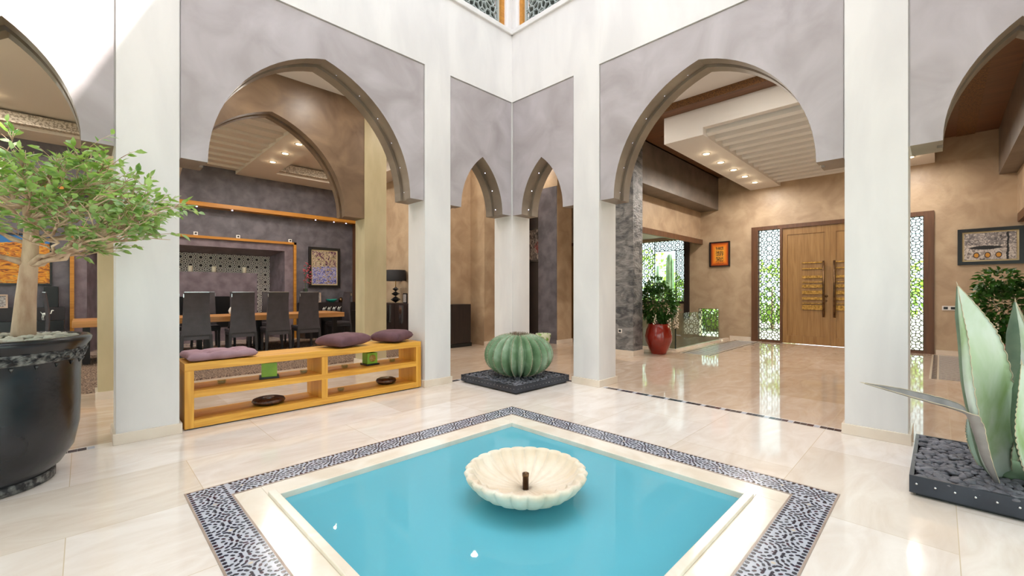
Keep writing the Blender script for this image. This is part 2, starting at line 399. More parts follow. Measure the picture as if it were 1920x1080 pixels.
def band(side):
    n = 15; L = 2*W1; cl = L/n; rm = (W0+W1)/2; hw = (W1-W0)/2
    def put(u, v, ang, l, w_, k):
        if abs(v) > hw-.012 or abs(u) > W1-.014: return
        if side in (0, 1):
            s_ = 1 if side == 0 else -1; chip(XC+s_*(rm+v), XC+u, PI/2-ang, l, w_, k)
        else:
            if abs(u) > W0-.008: return
            s_ = 1 if side == 2 else -1; chip(XC+u, XC+s_*(rm+v), ang, l, w_, k)
    col = lambda: random.choice([0, 0, 0, 1, 2])
    for i in range(n):
        u0 = -W1+(i+.5)*cl; H = cl/2
        put(u0, 0, 0, .0095, .0095, 4 if i % 2 else col())
        for k in range(8):
            t = k*PI/4+PI/8; put(u0+.028*math.cos(t), .028*math.sin(t), t, .0135, .0062, col())
        for k in range(12):
            t = k*PI/6; put(u0+.055*math.cos(t), .055*math.sin(t), t, .0135, .0068, col())
        for k in range(16):
            t = (k+.5)*PI/8; uu, vv = .081*math.cos(t), .081*math.sin(t)
            if abs(uu) < H-.006 and abs(vv) < hw-.03: put(u0+uu, vv, t, .0125, .0062, col())
        for q in (-1, 1):
            put(u0+H, q*.020, PI/2, .012, .006, col()); put(u0+H, q*.052, 0, .009, .009, col())
        for v in (-1, 1):
            for k in range(6):
                uu = u0-cl/2+(k+.5)*cl/6
                if side < 2 or abs(uu) < W0-.01: put(uu, v*(hw-.0215), 0, .0115, .0095, col())
for s_ in range(4): band(s_)
b.build('mosaic_tiles', [MT['z_navy'], MT['z_plum'], MT['z_slate'], MT['z_pale'], MT['z_beige']], bord)
b = MB()
for rr in (W0, W1-.010):
    for sx, sy in ((1, 0), (-1, 0), (0, 1), (0, -1)):
        if sx: b.box((XC+sx*rr, XC-rr-.010, -.01), (XC+sx*(rr+.010), XC+rr+.010, .0028))
        else: b.box((XC-rr, XC+sy*rr, -.01), (XC+rr, XC+sy*(rr+.010), .0028))
b.build('edging', MT['z_edge'], pool)

# underwater lamp near the left wall of the pool
o = thing('pool_lamp', 'small round lamp under the water in the left half of the pool', 'lamp', (-3.25, -2.45, -.5))
b = MB(); b.lathe((-3.25, -2.45, -.5), [(.05, 0), (.05, .012), (.04, .02), (.001, .021)], 20); b.build('bezel', MT['chrome'], o)
b = MB(); b.lathe((-3.25, -2.45, -.5), [(.03, .0205), (.03, .026), (.001, .03)], 16); b.build('lens', MT['white'], o)

# ================================================================ FOUNTAIN BOWL
MT['lime'] = M('carved cream limestone', '#e2cfb6', '#efe3d2', 5, .6, bmp=.15, bs=40)
fx, fy = -2.79, -2.91
fo = thing('fountain_bowl', 'scalloped cream stone fountain bowl standing in the turquoise pool', 'fountain', (fx, fy, -.5))
NS = 24
def scal(amt):
    def f(r_, z_, t):
        c = abs(math.sin(NS*t/2)); return r_*(1-amt*(1-c**.6)*min(1, r_/.2))
    return f
b = MB()
b.lathe((fx, fy, 0), [(.11, -.004), (.19, .0), (.25, .014), (.305, .042), (.345, .078), (.372, .115), (.382, .138), (.37, .15)], NS*10, scal(.05))
b.f.pop(); b.f.pop(); b.sm.pop(); b.sm.pop(); b.mi.pop(); b.mi.pop()
def inner(r_, z_, t):
    return r_
vs = []; n = NS*10; prof = [(.37, .15), (.352, .149), (.345, .13), (.325, .10), (.28, .068), (.21, .042), (.13, .028), (.035, .025), (.03, .0)]
for i, (r_, z_) in enumerate(prof):
    for k in range(n):
        t = 2*PI*k/n; c = abs(math.sin(NS*t/2))**.55
        rr = r_; zz = z_
        if i == 0: rr = r_*(1-.05*(1-c))
        elif i == 1: rr = r_*(1-.085*(1-c))
        elif i < 8: rr = r_*(1-.075*(1-c)); zz = z_+.014*(1-c)*min(1, r_/.15)
        vs.append((fx+rr*math.cos(t), fy+rr*math.sin(t), zz))
b.add(vs, [(i*n+(k+1) % n, i*n+k, (i+1)*n+k, (i+1)*n+(k+1) % n) for i in range(len(prof)-1) for k in range(n)]+[tuple(range((len(prof)-1)*n, len(prof)*n))], True)
b.add([(fx+.11*math.cos(2*PI*k/n), fy+.11*math.sin(2*PI*k/n), -.004) for k in range(n)], [tuple(range(n-1, -1, -1))])
b.build('bowl', MT['lime'], fo, fix=True)
b = MB(); b.lathe((fx, fy, -.5), [(.12, 0), (.09, .04), (.07, .2), (.085, .42), (.11, .496)], 24); b.build('pedestal', MT['lime'], fo)
b = MB(); b.lathe((fx, fy, .0), [(.019, 0), (.019, .098), (.021, .099), (.021, .118), (.013, .119), (.013, .11)], 18); b.build('nozzle', MT['bronze'], fo)

# ================================================================ COURTYARD ARCADE WALLS
T0, ZS, ZT, ZL = .4, 2.43, 4.2, 5.24
def arch_pts(xc, w_, h, n=14, off=0):
    c = (w_*w_-h*h)/(2*w_); R = w_-c+off; pts = []
    apex = math.acos(max(-1, min(1, -c/R)))
    for i in range(n+1):
        t = apex*i/n; pts.append((xc+c+R*math.cos(t), ZS+R*math.sin(t)))
    left = [(2*xc-x, z_) for x, z_ in reversed(pts[:-1])]
    return pts+left     # right springer -> apex -> left springer
MT['soffit'] = M('taupe brown polished plaster', '#75675a', '#8c7d6e', 2.5, .4)
def arcade(name, fn, led=True):
    """fn(u, depth, z) maps wall coordinates (u from -5.75 to 0, depth 0 at the courtyard face) to the world"""
    root = struct(name, fn(-2.875, .2, 0))
    b = MB()
    def bx(u0, u1, d0, d1, z0, z1): b.box(fn(u0, d0, z0), fn(u1, d1, z1))
    for u0, u1 in ((-1.6, -1.19), (-4.55, -4.14)): bx(u0, u1, 0, T0, 0, ZT+.001)
    bx(-5.75, 0, 0, T0, ZT, ZL+.02)
    # upper storey with window openings
    bx(-5.75, 0, .10, T0, ZL+.02, 5.42); 
    for u0, u1 in ((-.04, 0), (-2.95, -2.8), (-5.75, -5.71)): bx(u0, u1, .10, T0, 5.42, 7.4)
    bx(-5.75, 0, .10, T0, 7.4, 8.6)
    for u0, u1 in ((-1.614, -1.176), (-4.564, -4.126), (-.014, 0), (-5.75, -5.736)): bx(u0, u1, .03, T0-.02, ZS+.001, ZT-.012)
    bx(-5.75, 0, .03, T0-.02, ZT-.013, ZT)
    b.build('plaster_face', MT['plaster'], root)
    b = MB(); bx(-5.78, .03, -.03, .12, ZL, ZL+.075); b.build('ledge', MT['plaster'], root, bevel=.008)
    for (a0, a1, xc, w_, h) in ((-1.19, 0, -.595, .4, .79), (-4.14, -1.6, -2.87, 1.06, 1.35), (-5.75, -4.55, -5.15, .4, .79)):
        g = .012
        for d0, d1, off, nm in ((.012, .155, 0, 'arch_panel'), (.155, .25, .035, 'arch_groove'), (.25, T0-.01, 0, 'arch_rib')):
            b = MB(); ap = arch_pts(xc, w_, h, 18 if w_ > .5 else 12, off)
            x0, x1 = a0+g, a1-g
            # the panel split in quads either side of the arch: robust and watertight enough
            poly = [(x1, ZS), (x1, ZT-g), (x0, ZT-g), (x0, ZS)]+[(p[0], p[1]) for p in reversed(ap)]
            half = len(ap)//2
            R_ = ap[:half+1]; L_ = ap[half:]
            vsR = [(x1, ZS)]+[(x1, ZS+(ZT-g-ZS)*i/half) for i in range(1, half+1)]
            def strip2(A, B):
                fs = []; m_ = len(A); V = [fn(p[0], d0, p[1]) for p in A]+[fn(p[0], d0, p[1]) for p in B]+[fn(p[0], d1, p[1]) for p in A]+[fn(p[0], d1, p[1]) for p in B]
                for i in range(m_-1):
                    fs += [(i, i+1, m_+i+1, m_+i), (2*m_+i, 3*m_+i, 3*m_+i+1, 2*m_+i+1), (m_+i, m_+i+1, 3*m_+i+1, 3*m_+i)]
                b.cur = 0 if nm == 'arch_panel' else 1; b.add(V, fs+[(m_-1, 3*m_-1, 4*m_-1, 2*m_-1)])
                b.cur = 1; b.add(V, [(i, 2*m_+i, 2*m_+i+1, i+1) for i in range(m_-1)]+[(0, m_, 3*m_, 2*m_)])
            xm = ap[half][0]
            # outer boundary marches up the jamb then along the top to the centre
            def outer(xe):
                H = ZT-g-ZS; Wd = abs(xe-xm); tot = H+Wd; out = []
                k = int(round(half*H/tot))
                for i in range(half+1):
                    if i <= k: out.append((xe, ZS+H*i/k))
                    else: out.append((xe+(xm-xe)*(i-k)/(half-k), ZT-g))
                return out
            strip2(R_, outer(x1)); strip2(list(reversed(L_)), outer(x0))
            b.build(nm, [MT['panel'], MT['soffit']], root, fix=True)
        if led:
            b = MB(); ap = arch_pts(xc, w_, h, 18 if w_ > .5 else 10, .033)
            for p in ap[1:-1:3]: b.ico(fn(p[0], .2, p[1]), .008, sub=0)
            b.build('led_strip', MT['led'], root)
    for i, (u0, u1) in enumerate(((-2.8, -.04), (-5.71, -2.95))):
        b = MB()
        for q in ((u0, u0+.07), (u1-.07, u1)): bx(q[0], q[1], .13, .22, 5.42, 7.4)
        bx(u0, u1, .13, .22, 7.33, 7.4)
        wf = b.build('window_frame', MT['orangewood'], root)
        b = MB(); rosettes(b, u0+.09, u1-.09, 5.43, 7.3, .62, lambda u, v: fn(u, .19, v), .013, .03, tuple(Vector(fn(0, 1, 0))-Vector(fn(0, 0, 0))), .04)
        b.build('lattice', MT['lat'], wf)
        b = MB(); bx(u0+.07, u1-.07, .26, .27, 5.42, 7.33); b.build('pane', MT['winglass'], wf)
    # skirting round each column
    b = MB()
    for u0, u1 in ((-1.6, -1.19), (-4.55, -4.14)): bx(u0-.02, u1+.02, -.02, T0+.02, 0, .09)
    b.build('skirting', MT['baseb'], root, bevel=.003)
    return root
MT['lat'] = M('grey white lattice', '#a9b0ae', rough=.5)
m, nt, b_ = newmat('upstairs window glass'); b_.inputs['Base Color'].default_value = lin('#3c3f38'); b_.inputs['Roughness'].default_value = .04; b_.inputs['Specular IOR Level'].default_value = .9; MT['winglass'] = m
fl = lambda u, d, z: (u, d, z)
fr = lambda u, d, z: (d, u, z)
fa = lambda u, d, z: (u, -5.75-d, z)
fb = lambda u, d, z: (-5.75-d, u, z)
arcade('wall_left', fl); arcade('wall_right', fr); arcade('wall_near', fa, False); arcade('wall_rear', fb, False)
# corner pillars
b = MB()
for x in (0, -6.15):
    for y in (0, -6.15): b.box((x, y, 0), (x+.4, y+.4, 8.6))
cp = b.build('wall_corner', MT['plaster'], kind='structure')
b = MB()
for x in (0, -6.15):
    for y in (0, -6.15): b.box((x-.02, y-.02, 0), (x+.42, y+.42, .09))
b.build('baseboard_corner', MT['baseb'], kind='structure')
b = MB(); b.box((-1.98, -6.2, 8.6), (.45, .45, 8.63))
b.build('added_sun_screen', MT['frost'], kind='structure')  # unseen frosted roof sheet, added to block direct sun and shape its patch
b = MB()
for x in (-1.98, -.9, .1): b.box((x-.03, -6.2, 8.63), (x+.03, .45, 8.72))
b.build('trim_1', MT['white'], kind='structure')

# ================================================================ INNER ARCADE, CORRIDOR, DINING ROOM SHELL
YI = 2.1; ZSI = 2.47
b = MB()
for x0, x1 in ((-1.40, -1.0), (-4.62, -4.22)): b.box((x0, YI, 0), (x1, YI+.34, 4.45))
inner = b.build('wall_inner', M('cream yellow plaster', '#b3a582', '#c9bb98', 2.2, .42, stretch=(1.4, 1.4, .45)), kind='structure')
b = MB()
ap = [(x, z_-ZS+ZSI) for x, z_ in arch_pts(-2.81, 1.08, 1.38, 18)]
def solid_arch(b, ap, x0, x1, zt, y0, y1):
    half = len(ap)//2; xm = ap[half][0]
    def outer(xe):
        H = zt-ap[0][1]; Wd = abs(xe-xm); k = int(round(half*H/(H+Wd)))
        return [(xe, ap[0][1]+H*i/k) if i <= k else (xe+(xm-xe)*(i-k)/(half-k), zt) for i in range(half+1)]
    for A, B in ((ap[:half+1], outer(x1)), (list(reversed(ap[half:])), outer(x0))):
        m_ = len(A); V = [(p[0], y0, p[1]) for p in A+B]+[(p[0], y1, p[1]) for p in A+B]; fs = []
        for i in range(m_-1):
            fs += [(i, i+1, m_+i+1, m_+i), (2*m_+i, 3*m_+i, 3*m_+i+1, 2*m_+i+1), (i, 2*m_+i, 2*m_+i+1, i+1), (m_+i, m_+i+1, 3*m_+i+1, 3*m_+i)]
        fs += [(0, m_, 3*m_, 2*m_), (m_-1, 3*m_-1, 4*m_-1, 2*m_-1)]; b.add(V, fs)
for d0, d1, off in ((0, .12, 0), (.12, .21, .035), (.21, .32, 0)):
    apo = [(x, z_-ZS+ZSI) for x, z_ in arch_pts(-2.81, 1.08, 1.38, 18, off)]
    solid_arch(b, apo, -4.22, -1.40, 4.45, YI+.01+d0, YI+.01+d1)
b.build('arch_panel', MT['brown'], inner, fix=True)
b = MB()
for p in [(x, z_-ZS+ZSI) for x, z_ in arch_pts(-2.81, 1.08, 1.38, 18, .033)][1:-1:3]: b.ico((p[0], YI+.175, p[1]), .009, sub=0)
b.build('led_strip', MT['led'], inner)
b = MB()
for x0, x1 in ((-1.40, -1.0), (-4.62, -4.22)): b.box((x0-.02, YI-.02, 0), (x1+.02, YI+.36, .09))
b.build('baseboard_inner', MT['baseb'], kind='structure')

# corridor ceilings (white) and far closing walls
b = MB()
b.box((-9, T0, 4.42), (2.16, YI+.1, 4.6)); b.box((T0, -7.5, 4.36), (2.16, T0, 4.6)); b.box((.9, YI, 4.42), (4.4, 3.3, 4.6)); b.box((2.16, .2, 4.42), (4.4, YI, 4.6))
b.box((-9, -7.5, 4.36), (-6.15, T0, 4.6)); b.box((-6.15, -7.5, 4.36), (.4, -6.15, 4.6))
b.box((-1.0, YI+.0, 4.42), (1.0, 2.6, 4.6))
b.build('ceiling_corridor', MT['white'], kind='structure')
b = MB(); b.box((.4, -7.65, 0), (7.6, -7.5, 4.6)); b.box((-9.15, -7.65, 3.2), (.4, -7.5, 4.6)); b.box((-9.15, -7.5, 3.2), (-9, 8.6, 4.6)); b.box((-9.15, 2.1, 0), (-9, 3.2, 3.2)); b.box((-9.15, 7.0, 0), (-9, 8.6, 3.2)); b.build('wall_far', MT['beige'], kind='structure')
for i_, (p_, q_) in enumerate((((-9.1, -7.6), (.4, -7.6)), ((-9.1, -7.6), (-9.1, 2.1)), ((-9.1, 3.2), (-9.1, 7.0)))):
    wr = struct('window_%d' % (i_+3), (p_[0], p_[1], 0)); b = MB(); p_ = Vector(p_+(0,)); q_ = Vector(q_+(0,)); n_ = max(2, round((q_-p_).length/1.9))  # unseen glazing; the runs behind the camera are added for fill light
    for k in range(n_+1): c_ = p_.lerp(q_, k/n_); b.box((c_.x-.04, c_.y-.04, 0), (c_.x+.04, c_.y+.04, 3.2))
    b.build('window_frame', MT['white'], wr)
    b = MB(); d_ = Vector((0, .004, 0)) if p_.y == q_.y else Vector((.004, 0, 0)); b.box(p_-d_+Vector((0, 0, .02)), q_+d_+Vector((0, 0, 3.18))); b.build('pane', MT['glass'], wr)
b = MB(); b.box((-30, -30, -.25), (30, 30, -.21)) if False else None
for a_, c_ in (((-40, -40), (-9.2, 40)), ((7.6, -40), (40, 40)), ((-9.2, -40), (7.6, -7.7)), ((-9.2, 8.7), (7.6, 40))): b.box((a_[0], a_[1], -.3), (c_[0], c_[1], -.06))
tag(b.build('garden_ground', M('pale garden gravel', '#a79d8c', '#c5bcab', 3, .9)), 'pale gravel ground outside the windows', 'ground', kind='structure')

# dining room: back wall with niche, ceiling with louvres and coffers
YW = 7.5; ZC = 4.12
b = MB()
b.box((-9, YW, 0), (-4.9, YW+.2, 4.6)); b.box((-.74, YW, 0), (.95, YW+.2, 4.6)); b.box((-4.9, YW, 2.52), (-.74, YW+.2, 4.6))
b.build('wall_dining', MT['darkwall'], kind='structure')
b = MB()
nx0, nx1, nz = -4.69, -.98, 2.31; bx0, bx1, bz = -4.42, -1.1, 2.2; yb = 8.4; zf = .35
b.box((-4.88, YW+.02, 0), (nx0, YW+.2, 2.5)); b.box((nx1, YW+.02, 0), (-.76, YW+.2, 2.5)); b.box((nx0, YW+.02, nz), (nx1, YW+.2, 2.5)); 
b.hexa([(nx1, YW+.1, 0), (nx1+.2, YW+.1, 0), (bx1+.2, yb, 0), (bx1, yb, 0)], [(nx1, YW+.1, nz), (nx1+.2, YW+.1, nz), (bx1+.2, yb, nz), (bx1, yb, nz)])
b.hexa([(nx0-.2, YW+.1, 0), (nx0, YW+.1, 0), (bx0, yb, 0), (bx0-.2, yb, 0)], [(nx0-.2, YW+.1, nz), (nx0, YW+.1, nz), (bx0, yb, nz), (bx0-.2, yb, nz)])
b.hexa([(nx0, YW+.1, nz), (nx1, YW+.1, nz), (bx1, yb, bz), (bx0, yb, bz)], [(nx0, YW+.1, nz+.1), (nx1, YW+.1, nz+.1), (bx1, yb, bz+.1), (bx0, yb, bz+.1)])
b.box((-5, yb+.06, 0), (-.6, yb+.2, 2.6))
niche = b.build('wall_niche', MT['mauve'], kind='structure')
b = MB(); b.box((-4.2, 8.0, 0), (-1.5, 8.38, 1.72)); b.build('chimney_breast', MT['mauve'], niche)
b = MB(); b.box((-3.6, 7.985, .35), (-2.1, 7.999, 1.12)); b.build('fireplace_insert', MT['black'], niche)
b = MB(); lattice(b, bx0, bx1, .2, bz, .205, lambda u, v: (u, yb-.005, v), .015, .02, (0, 1, 0), 12)
b.build('lattice', M('white lattice', '#f2ece4', rough=.5), niche)
b = MB(); b.box((bx0, yb+.02, .1), (bx1, yb+.04, bz)); b.build('lattice_backing', M('dark mauve board', '#3d3537', rough=.7), niche)
fr_ = thing('niche_frame', 'slim orange oak frame around the wide niche in the charcoal wall', 'frame', (-2.82, YW, 0))
b = MB()
for x0, x1 in ((-4.93, -4.87), (-.77, -.71)): b.box((x0, YW-.05, 0), (x1, YW+.03, 2.55))
b.box((-4.93, YW-.05, 2.49), (-.71, YW+.03, 2.55)); b.build('oak_border', MT['orangewood'], fr_)
for x in (-2.05, -2.9, -3.9, -.86):
    b = MB(); b.box((x-.04, YW-.04, 2.551), (x+.04, YW+.0, 2.63)); lb = b.build('light_bracket', MT['white'], fr_)
    b = MB(); b.ico((x, YW-.045, 2.592), .022, sub=1); b.build('light_lens', MT['black'], lb)
sh = thing('picture_shelf', 'long orange oak light shelf high on the charcoal dining wall', 'shelf', (-3, YW-.1, 3.2))
b = MB(); b.box((-8.8, YW-.28, 3.205), (.93, YW-.001, 3.3)); b.build('board', MT['orangewood'], sh)
for x in (-2.9, -2.2, -.25, .25, .6):
    b = MB(); b.lathe((x, YW-.15, 3.19), [(.018, 0), (.018, .009)], 10); b.build('spot', MT['led'], sh)
b = MB(); b.box((.86, YW-.5, 0), (.949, YW-.001, 3.2)); tag(b.build('wood_post', MT['walnut']), 'brown wood upright at the right end of the charcoal wall', 'post')

# dining ceiling
b = MB()
b.box((-9, YI+.45, ZC), (-7.0, YW, 4.6)); b.box((-2.1, 2.55, ZC), (-1.42, YW, 4.4)); b.box((-4.55, 2.55, ZC), (-3.87, YW, 4.4))
b.box((-1.42, 6.75, ZC), (.95, YW, 4.4)); b.box((-7, 6.75, ZC), (-4.55, YW, 4.4)); b.box((-1.42, 2.55, ZC), (.95, 3.1, 4.4)); b.box((.4, 3.1, ZC), (.95, 6.75, 4.4))
b.box((-7, 2.55, 4.42), (.95, YW, 4.6))
cd = b.build('ceiling_dining', MT['ceil'], kind='structure')
b = MB()
nL = 11
for i in range(nL):
    y0 = 2.6+i*.445
    b.prism([(y0, 4.15), (y0+.425, 4.20), (y0+.425, 4.38), (y0, 4.38)], lambda y, z_: (-3.87, y, z_), lambda y, z_: (-2.1, y, z_))
b.build('louvre_slats', MT['ceil'], cd)
b = MB()
for x0, x1 in ((-1.42, .4), (-7, -4.55)):
    b.box((x0, 6.70, 4.2), (x1, 6.749, 4.38)); b.box((x0, 6.60, 4.175), (x1, 6.749, 4.2))
b.build('carved_frieze', M('carved plaster frieze', '#8f8272', '#c9bcab', 30, .7, bmp=1, bs=50, detail=2, lo=.42, hi=.55), cd)

# right part of dining room
b = MB()
b.box((.95, 3.2, 0), (1.8, 8.6, 4.6)); b.box((1.8, 2.7, 0), (3.28, 2.9, 4.6)); b.box((1.8, 2.9, 0), (1.95, 3.3, 4.6))
b.build('wall_back', MT['beige'], kind='structure')
b = MB(); b.box((1.78, 2.68, 0), (3.28, 2.7, .09)); b.box((.93, 3.18, 0), (1.8, 3.2, .09)); b.box((.93, 3.2, 0), (.95, 7.5, .09)); b.build('baseboard_back', MT['baseb'], kind='structure')
b = MB(); b.box((3.2, 1.68, 0), (3.75, 2.25, 4.6)); b.build('wall_pier', [MT['beige']], kind='structure')
b = MB(); b.box((3.185, 1.69, 0), (3.2, 2.27, 3.75)); b.box((3.2, 2.25, 0), (3.76, 2.27, 3.75)); b.build('wall_pier_side', MT['darkwall'], kind='structure')
b = MB(); b.box((3.17, 1.66, 0), (3.77, 1.68, .09)); b.build('baseboard_pier', MT['baseb'], kind='structure')
b = MB(); b.box((3.77, 2.27, 0), (3.9, 3.4, 3.7)); b.box((3.28, 3.3, 0), (3.77, 3.4, 3.7)); b.build('wall_dark', MT['blackwall'], kind='structure')
b = MB(); b.box((3.18, 2.25, 3.751), (3.9, 3.4, 4.42)); b.build('wall_over_dark', MT['beige'], kind='structure')
b = MB(); b.box((3.92, 2.28, 0), (4.3, 2.5, 3.1)); b.box((4.3, .2, 0), (4.45, 2.7, 4.6)); b.box((3.91, 2.27, 3.1), (4.3, 2.9, 4.6)); b.build('wall_lobby', MT['beige'], kind='structure')
d1 = struct('door_1', (4.28, 1.9, 0))
b = MB(); b.box((4.25, 1.35, 0), (4.299, 2.22, 2.42)); b.build('door_leaf', MT['doorwood'], d1)
b = MB(); b.box((4.235, 1.29, 0), (4.299, 1.35, 2.5)); b.box((4.235, 1.35, 2.42), (4.299, 2.22, 2.5)); b.build('door_frame', MT['walnut'], d1)
b = MB(); b.tube([(4.25, 1.93, 1.05), (4.19, 1.93, 1.05), (4.19, 1.83, 1.05)], .009); b.box((4.24, 1.9, .95), (4.25, 1.96, 1.15)); b.build('door_handle', MT['chrome'], d1)

# ================================================================ ENTRY HALL SHELL
XD = 7.2
b = MB()
def wy(y0, y1, z0, z1): b.box((XD, y0, z0), (XD+.25, y1, z1))
wy(-7.5, -4.65, 0, 4.6); wy(-4.65, -1.37, 2.85, 4.6); wy(-1.37, -.56, 0, 4.6); wy(-.56, -.04, .78, 4.6); wy(-.56, -.04, -1.2, .02); wy(-.04, .2, -1.2, 4.6); wy(.2, 1.8, -1.2, .95); wy(.2, 1.8, 2.72, 4.6); wy(1.8, 2.2, -1.2, 4.6)
b.build('wall_entrance', MT['beige'], kind='structure')
b = MB(); b.box((XD-.018, -7.5, 0), (XD, -4.67, .09)); b.box((XD-.018, -1.35, 0), (XD, -.85, .09)); b.build('baseboard_entrance', MT['baseb'], kind='structure')
# side wall with stair opening under the beam
b = MB()
b.box((3.12, -.1, 2.6), (7.2, .1, 4.6))
b.build('wall_stair', MT['beige'], kind='structure')
b = MB(); b.box((3.1, -.16, 2.52), (7.19, -.1, 2.65)); tag(b.build('wood_lintel', MT['walnut']), 'dark wood lintel over the stair opening in the entry hall', 'lintel')
b = MB(); b.box((2.73, -.56, 0), (3.1, .3, 4.45)); b.build('wall_slate', MT['stone'], kind='structure')
b = MB(); b.box((2.71, -.58, 0), (3.12, -.56, .1)); b.box((2.71, -.56, 0), (2.73, .32, .1)); b.build('baseboard_slate', MT['baseb'], kind='structure')
b = MB(); b.box((3.1, -.56, 3.4), (XD, -.1, 4.25)); b.box((3.1, -6.1, 3.4), (XD, -5.5, 4.25)); b.build('trim_2', MT['stonebeam'] if 'stonebeam' in MT else M('brown grey plaster beam', '#5f544b', '#776a5f', 3, .4, bmp=.3, bs=20), kind='structure')
# hall ceiling: brown wood soffit, white dropped box with louvres
b = MB(); b.box((2.16, -7.5, 4.25), (XD+.2, -.1, 4.6)); b.box((2.16, -.6, 4.25), (XD+.2, .3, 4.6)); hc = b.build('ceiling_hall', MT['ceilwood'], kind='structure')
b = MB(); b.box((2.14, -7.5, 4.25), (2.165, .3, 4.36)); b.box((3.2, -5.2, 4.235), (XD, -4.95, 4.249)); b.box((3.2, -1.15, 4.235), (XD, -.9, 4.249)); b.build('carved_band', MT['ceilcarve'], hc)
b = MB()
x0, x1, ya, yb_, z0 = 2.4, XD-.001, -1.34, -4.66, 3.8
b.box((x0, -2.0, z0), (x1, ya, 4.249)); b.box((x0, yb_, z0), (x1, -4.0, 4.249)); b.box((x0, -4.0, z0+.12), (2.52, -2.0, 4.249))
dc = b.build('ceiling_box', MT['white'], kind='structure')
b = MB()
for i in range(13):
    xs = 2.56+i*.358
    b.prism([(xs, 3.86), (xs+.06, 3.83), (xs+.33, 3.99), (xs+.33, 4.2), (xs, 4.2)], lambda x, z_: (x, -4.0, z_), lambda x, z_: (x, -2.0, z_))
b.build('louvre_slats', MT['white'], dc)

# ---------------------------------------------------------------- downlights (fixture + its own lamp)
PW = .62
def downlight(x, y, z, label, power=22, group=None, spot=True, rad=.055):
    o = thing('downlight', label, 'ceiling light', (x, y, z), group=group)
    b = MB(); b.lathe((x, y, z-.008), [(rad+.02, .0), (rad+.02, .008), (rad, .008), (rad, .0)], 20); b.build('trim_ring', MT['white'], o)
    b = MB(); b.lathe((x, y, z-.018), [(rad*.5, 0), (rad, .006), (rad, .0095)], 20); b.build('lamp_glass', MT['lampglow'], o)
    l = bpy.data.lights.new('downlight_lamp', 'AREA'); l.shape = 'DISK'; l.size = .14; l.energy = power*PW; l.color = (1, .94, .86)
    lo = bpy.data.objects.new('downlight_lamp', l); C.objects.link(lo); lo.parent = o; lo.location = (0, 0, -.03)
    l2 = bpy.data.lights.new('lamp_halo', 'POINT'); l2.energy = 1.1; l2.color = (1, .78, .5); l2.shadow_soft_size = .03
    lo2 = bpy.data.objects.new('lamp_halo', l2); C.objects.link(lo2); lo2.parent = o; lo2.location = (0, 0, -.09)
    return o
nm = ['nearest the courtyard', 'second from the courtyard', 'middle one', 'fourth from the courtyard', 'nearest the door wall']
for i, x in enumerate((3.42, 4.16, 4.9, 5.63, 6.36)):
    downlight(x, -1.67, 3.8, 'lit ceiling spot on the left border of the hall ceiling box, '+nm[i], 50, 'spots of the white hall ceiling box')
for i, x in enumerate((3.42, 4.9, 6.36)):
    downlight(x, -4.33, 3.8, 'unseen ceiling spot added for light on the right border of the hall ceiling box', 54, 'added spots hidden behind the right hall arch')  # unseen lamps, added to brighten the hall
for i, y in enumerate((4.1, 4.9, 5.73)):
    downlight(-1.77, y, ZC, 'lit ceiling spot over the dining table, '+['nearest the arch', 'middle of three', 'nearest the charcoal wall'][i], 60, 'spots over the dining table')
for i, (x, y) in enumerate(((-4.2, 4.1), (-4.2, 5.73), (-.4, 3.6), (-.4, 5.6), (-5.8, 4), (-5.8, 6.0))):
    downlight(x, y, ZC if x in (-4.2,) else 4.42, 'ceiling spot added for light elsewhere in the dining room', 60, 'added dining room spots')  # lamps added out of view to lift the dining room's brightness
for i, x in enumerate((-5.4, -3.5, -2.1, -.5, 1.2)):
    downlight(x, 1.25, 4.42, 'ceiling spot in the corridor behind the left arcade', 42, 'corridor spots')
for i, y in enumerate((-5.2, -2.9, -.9)):
    downlight(1.3, y, 4.36, 'ceiling spot added for light in the passage behind the right arcade', 40, 'added passage spots')  # extra lamps added out of view to light the passage
downlight(2.9, 2.3, 4.42, 'ceiling spot in the lobby behind the corner pillar', 26, 'lobby spots')
downlight(1.25, 2.4, 4.42, 'ceiling spot over the dark cabinet behind the corner', 26, 'lobby spots')

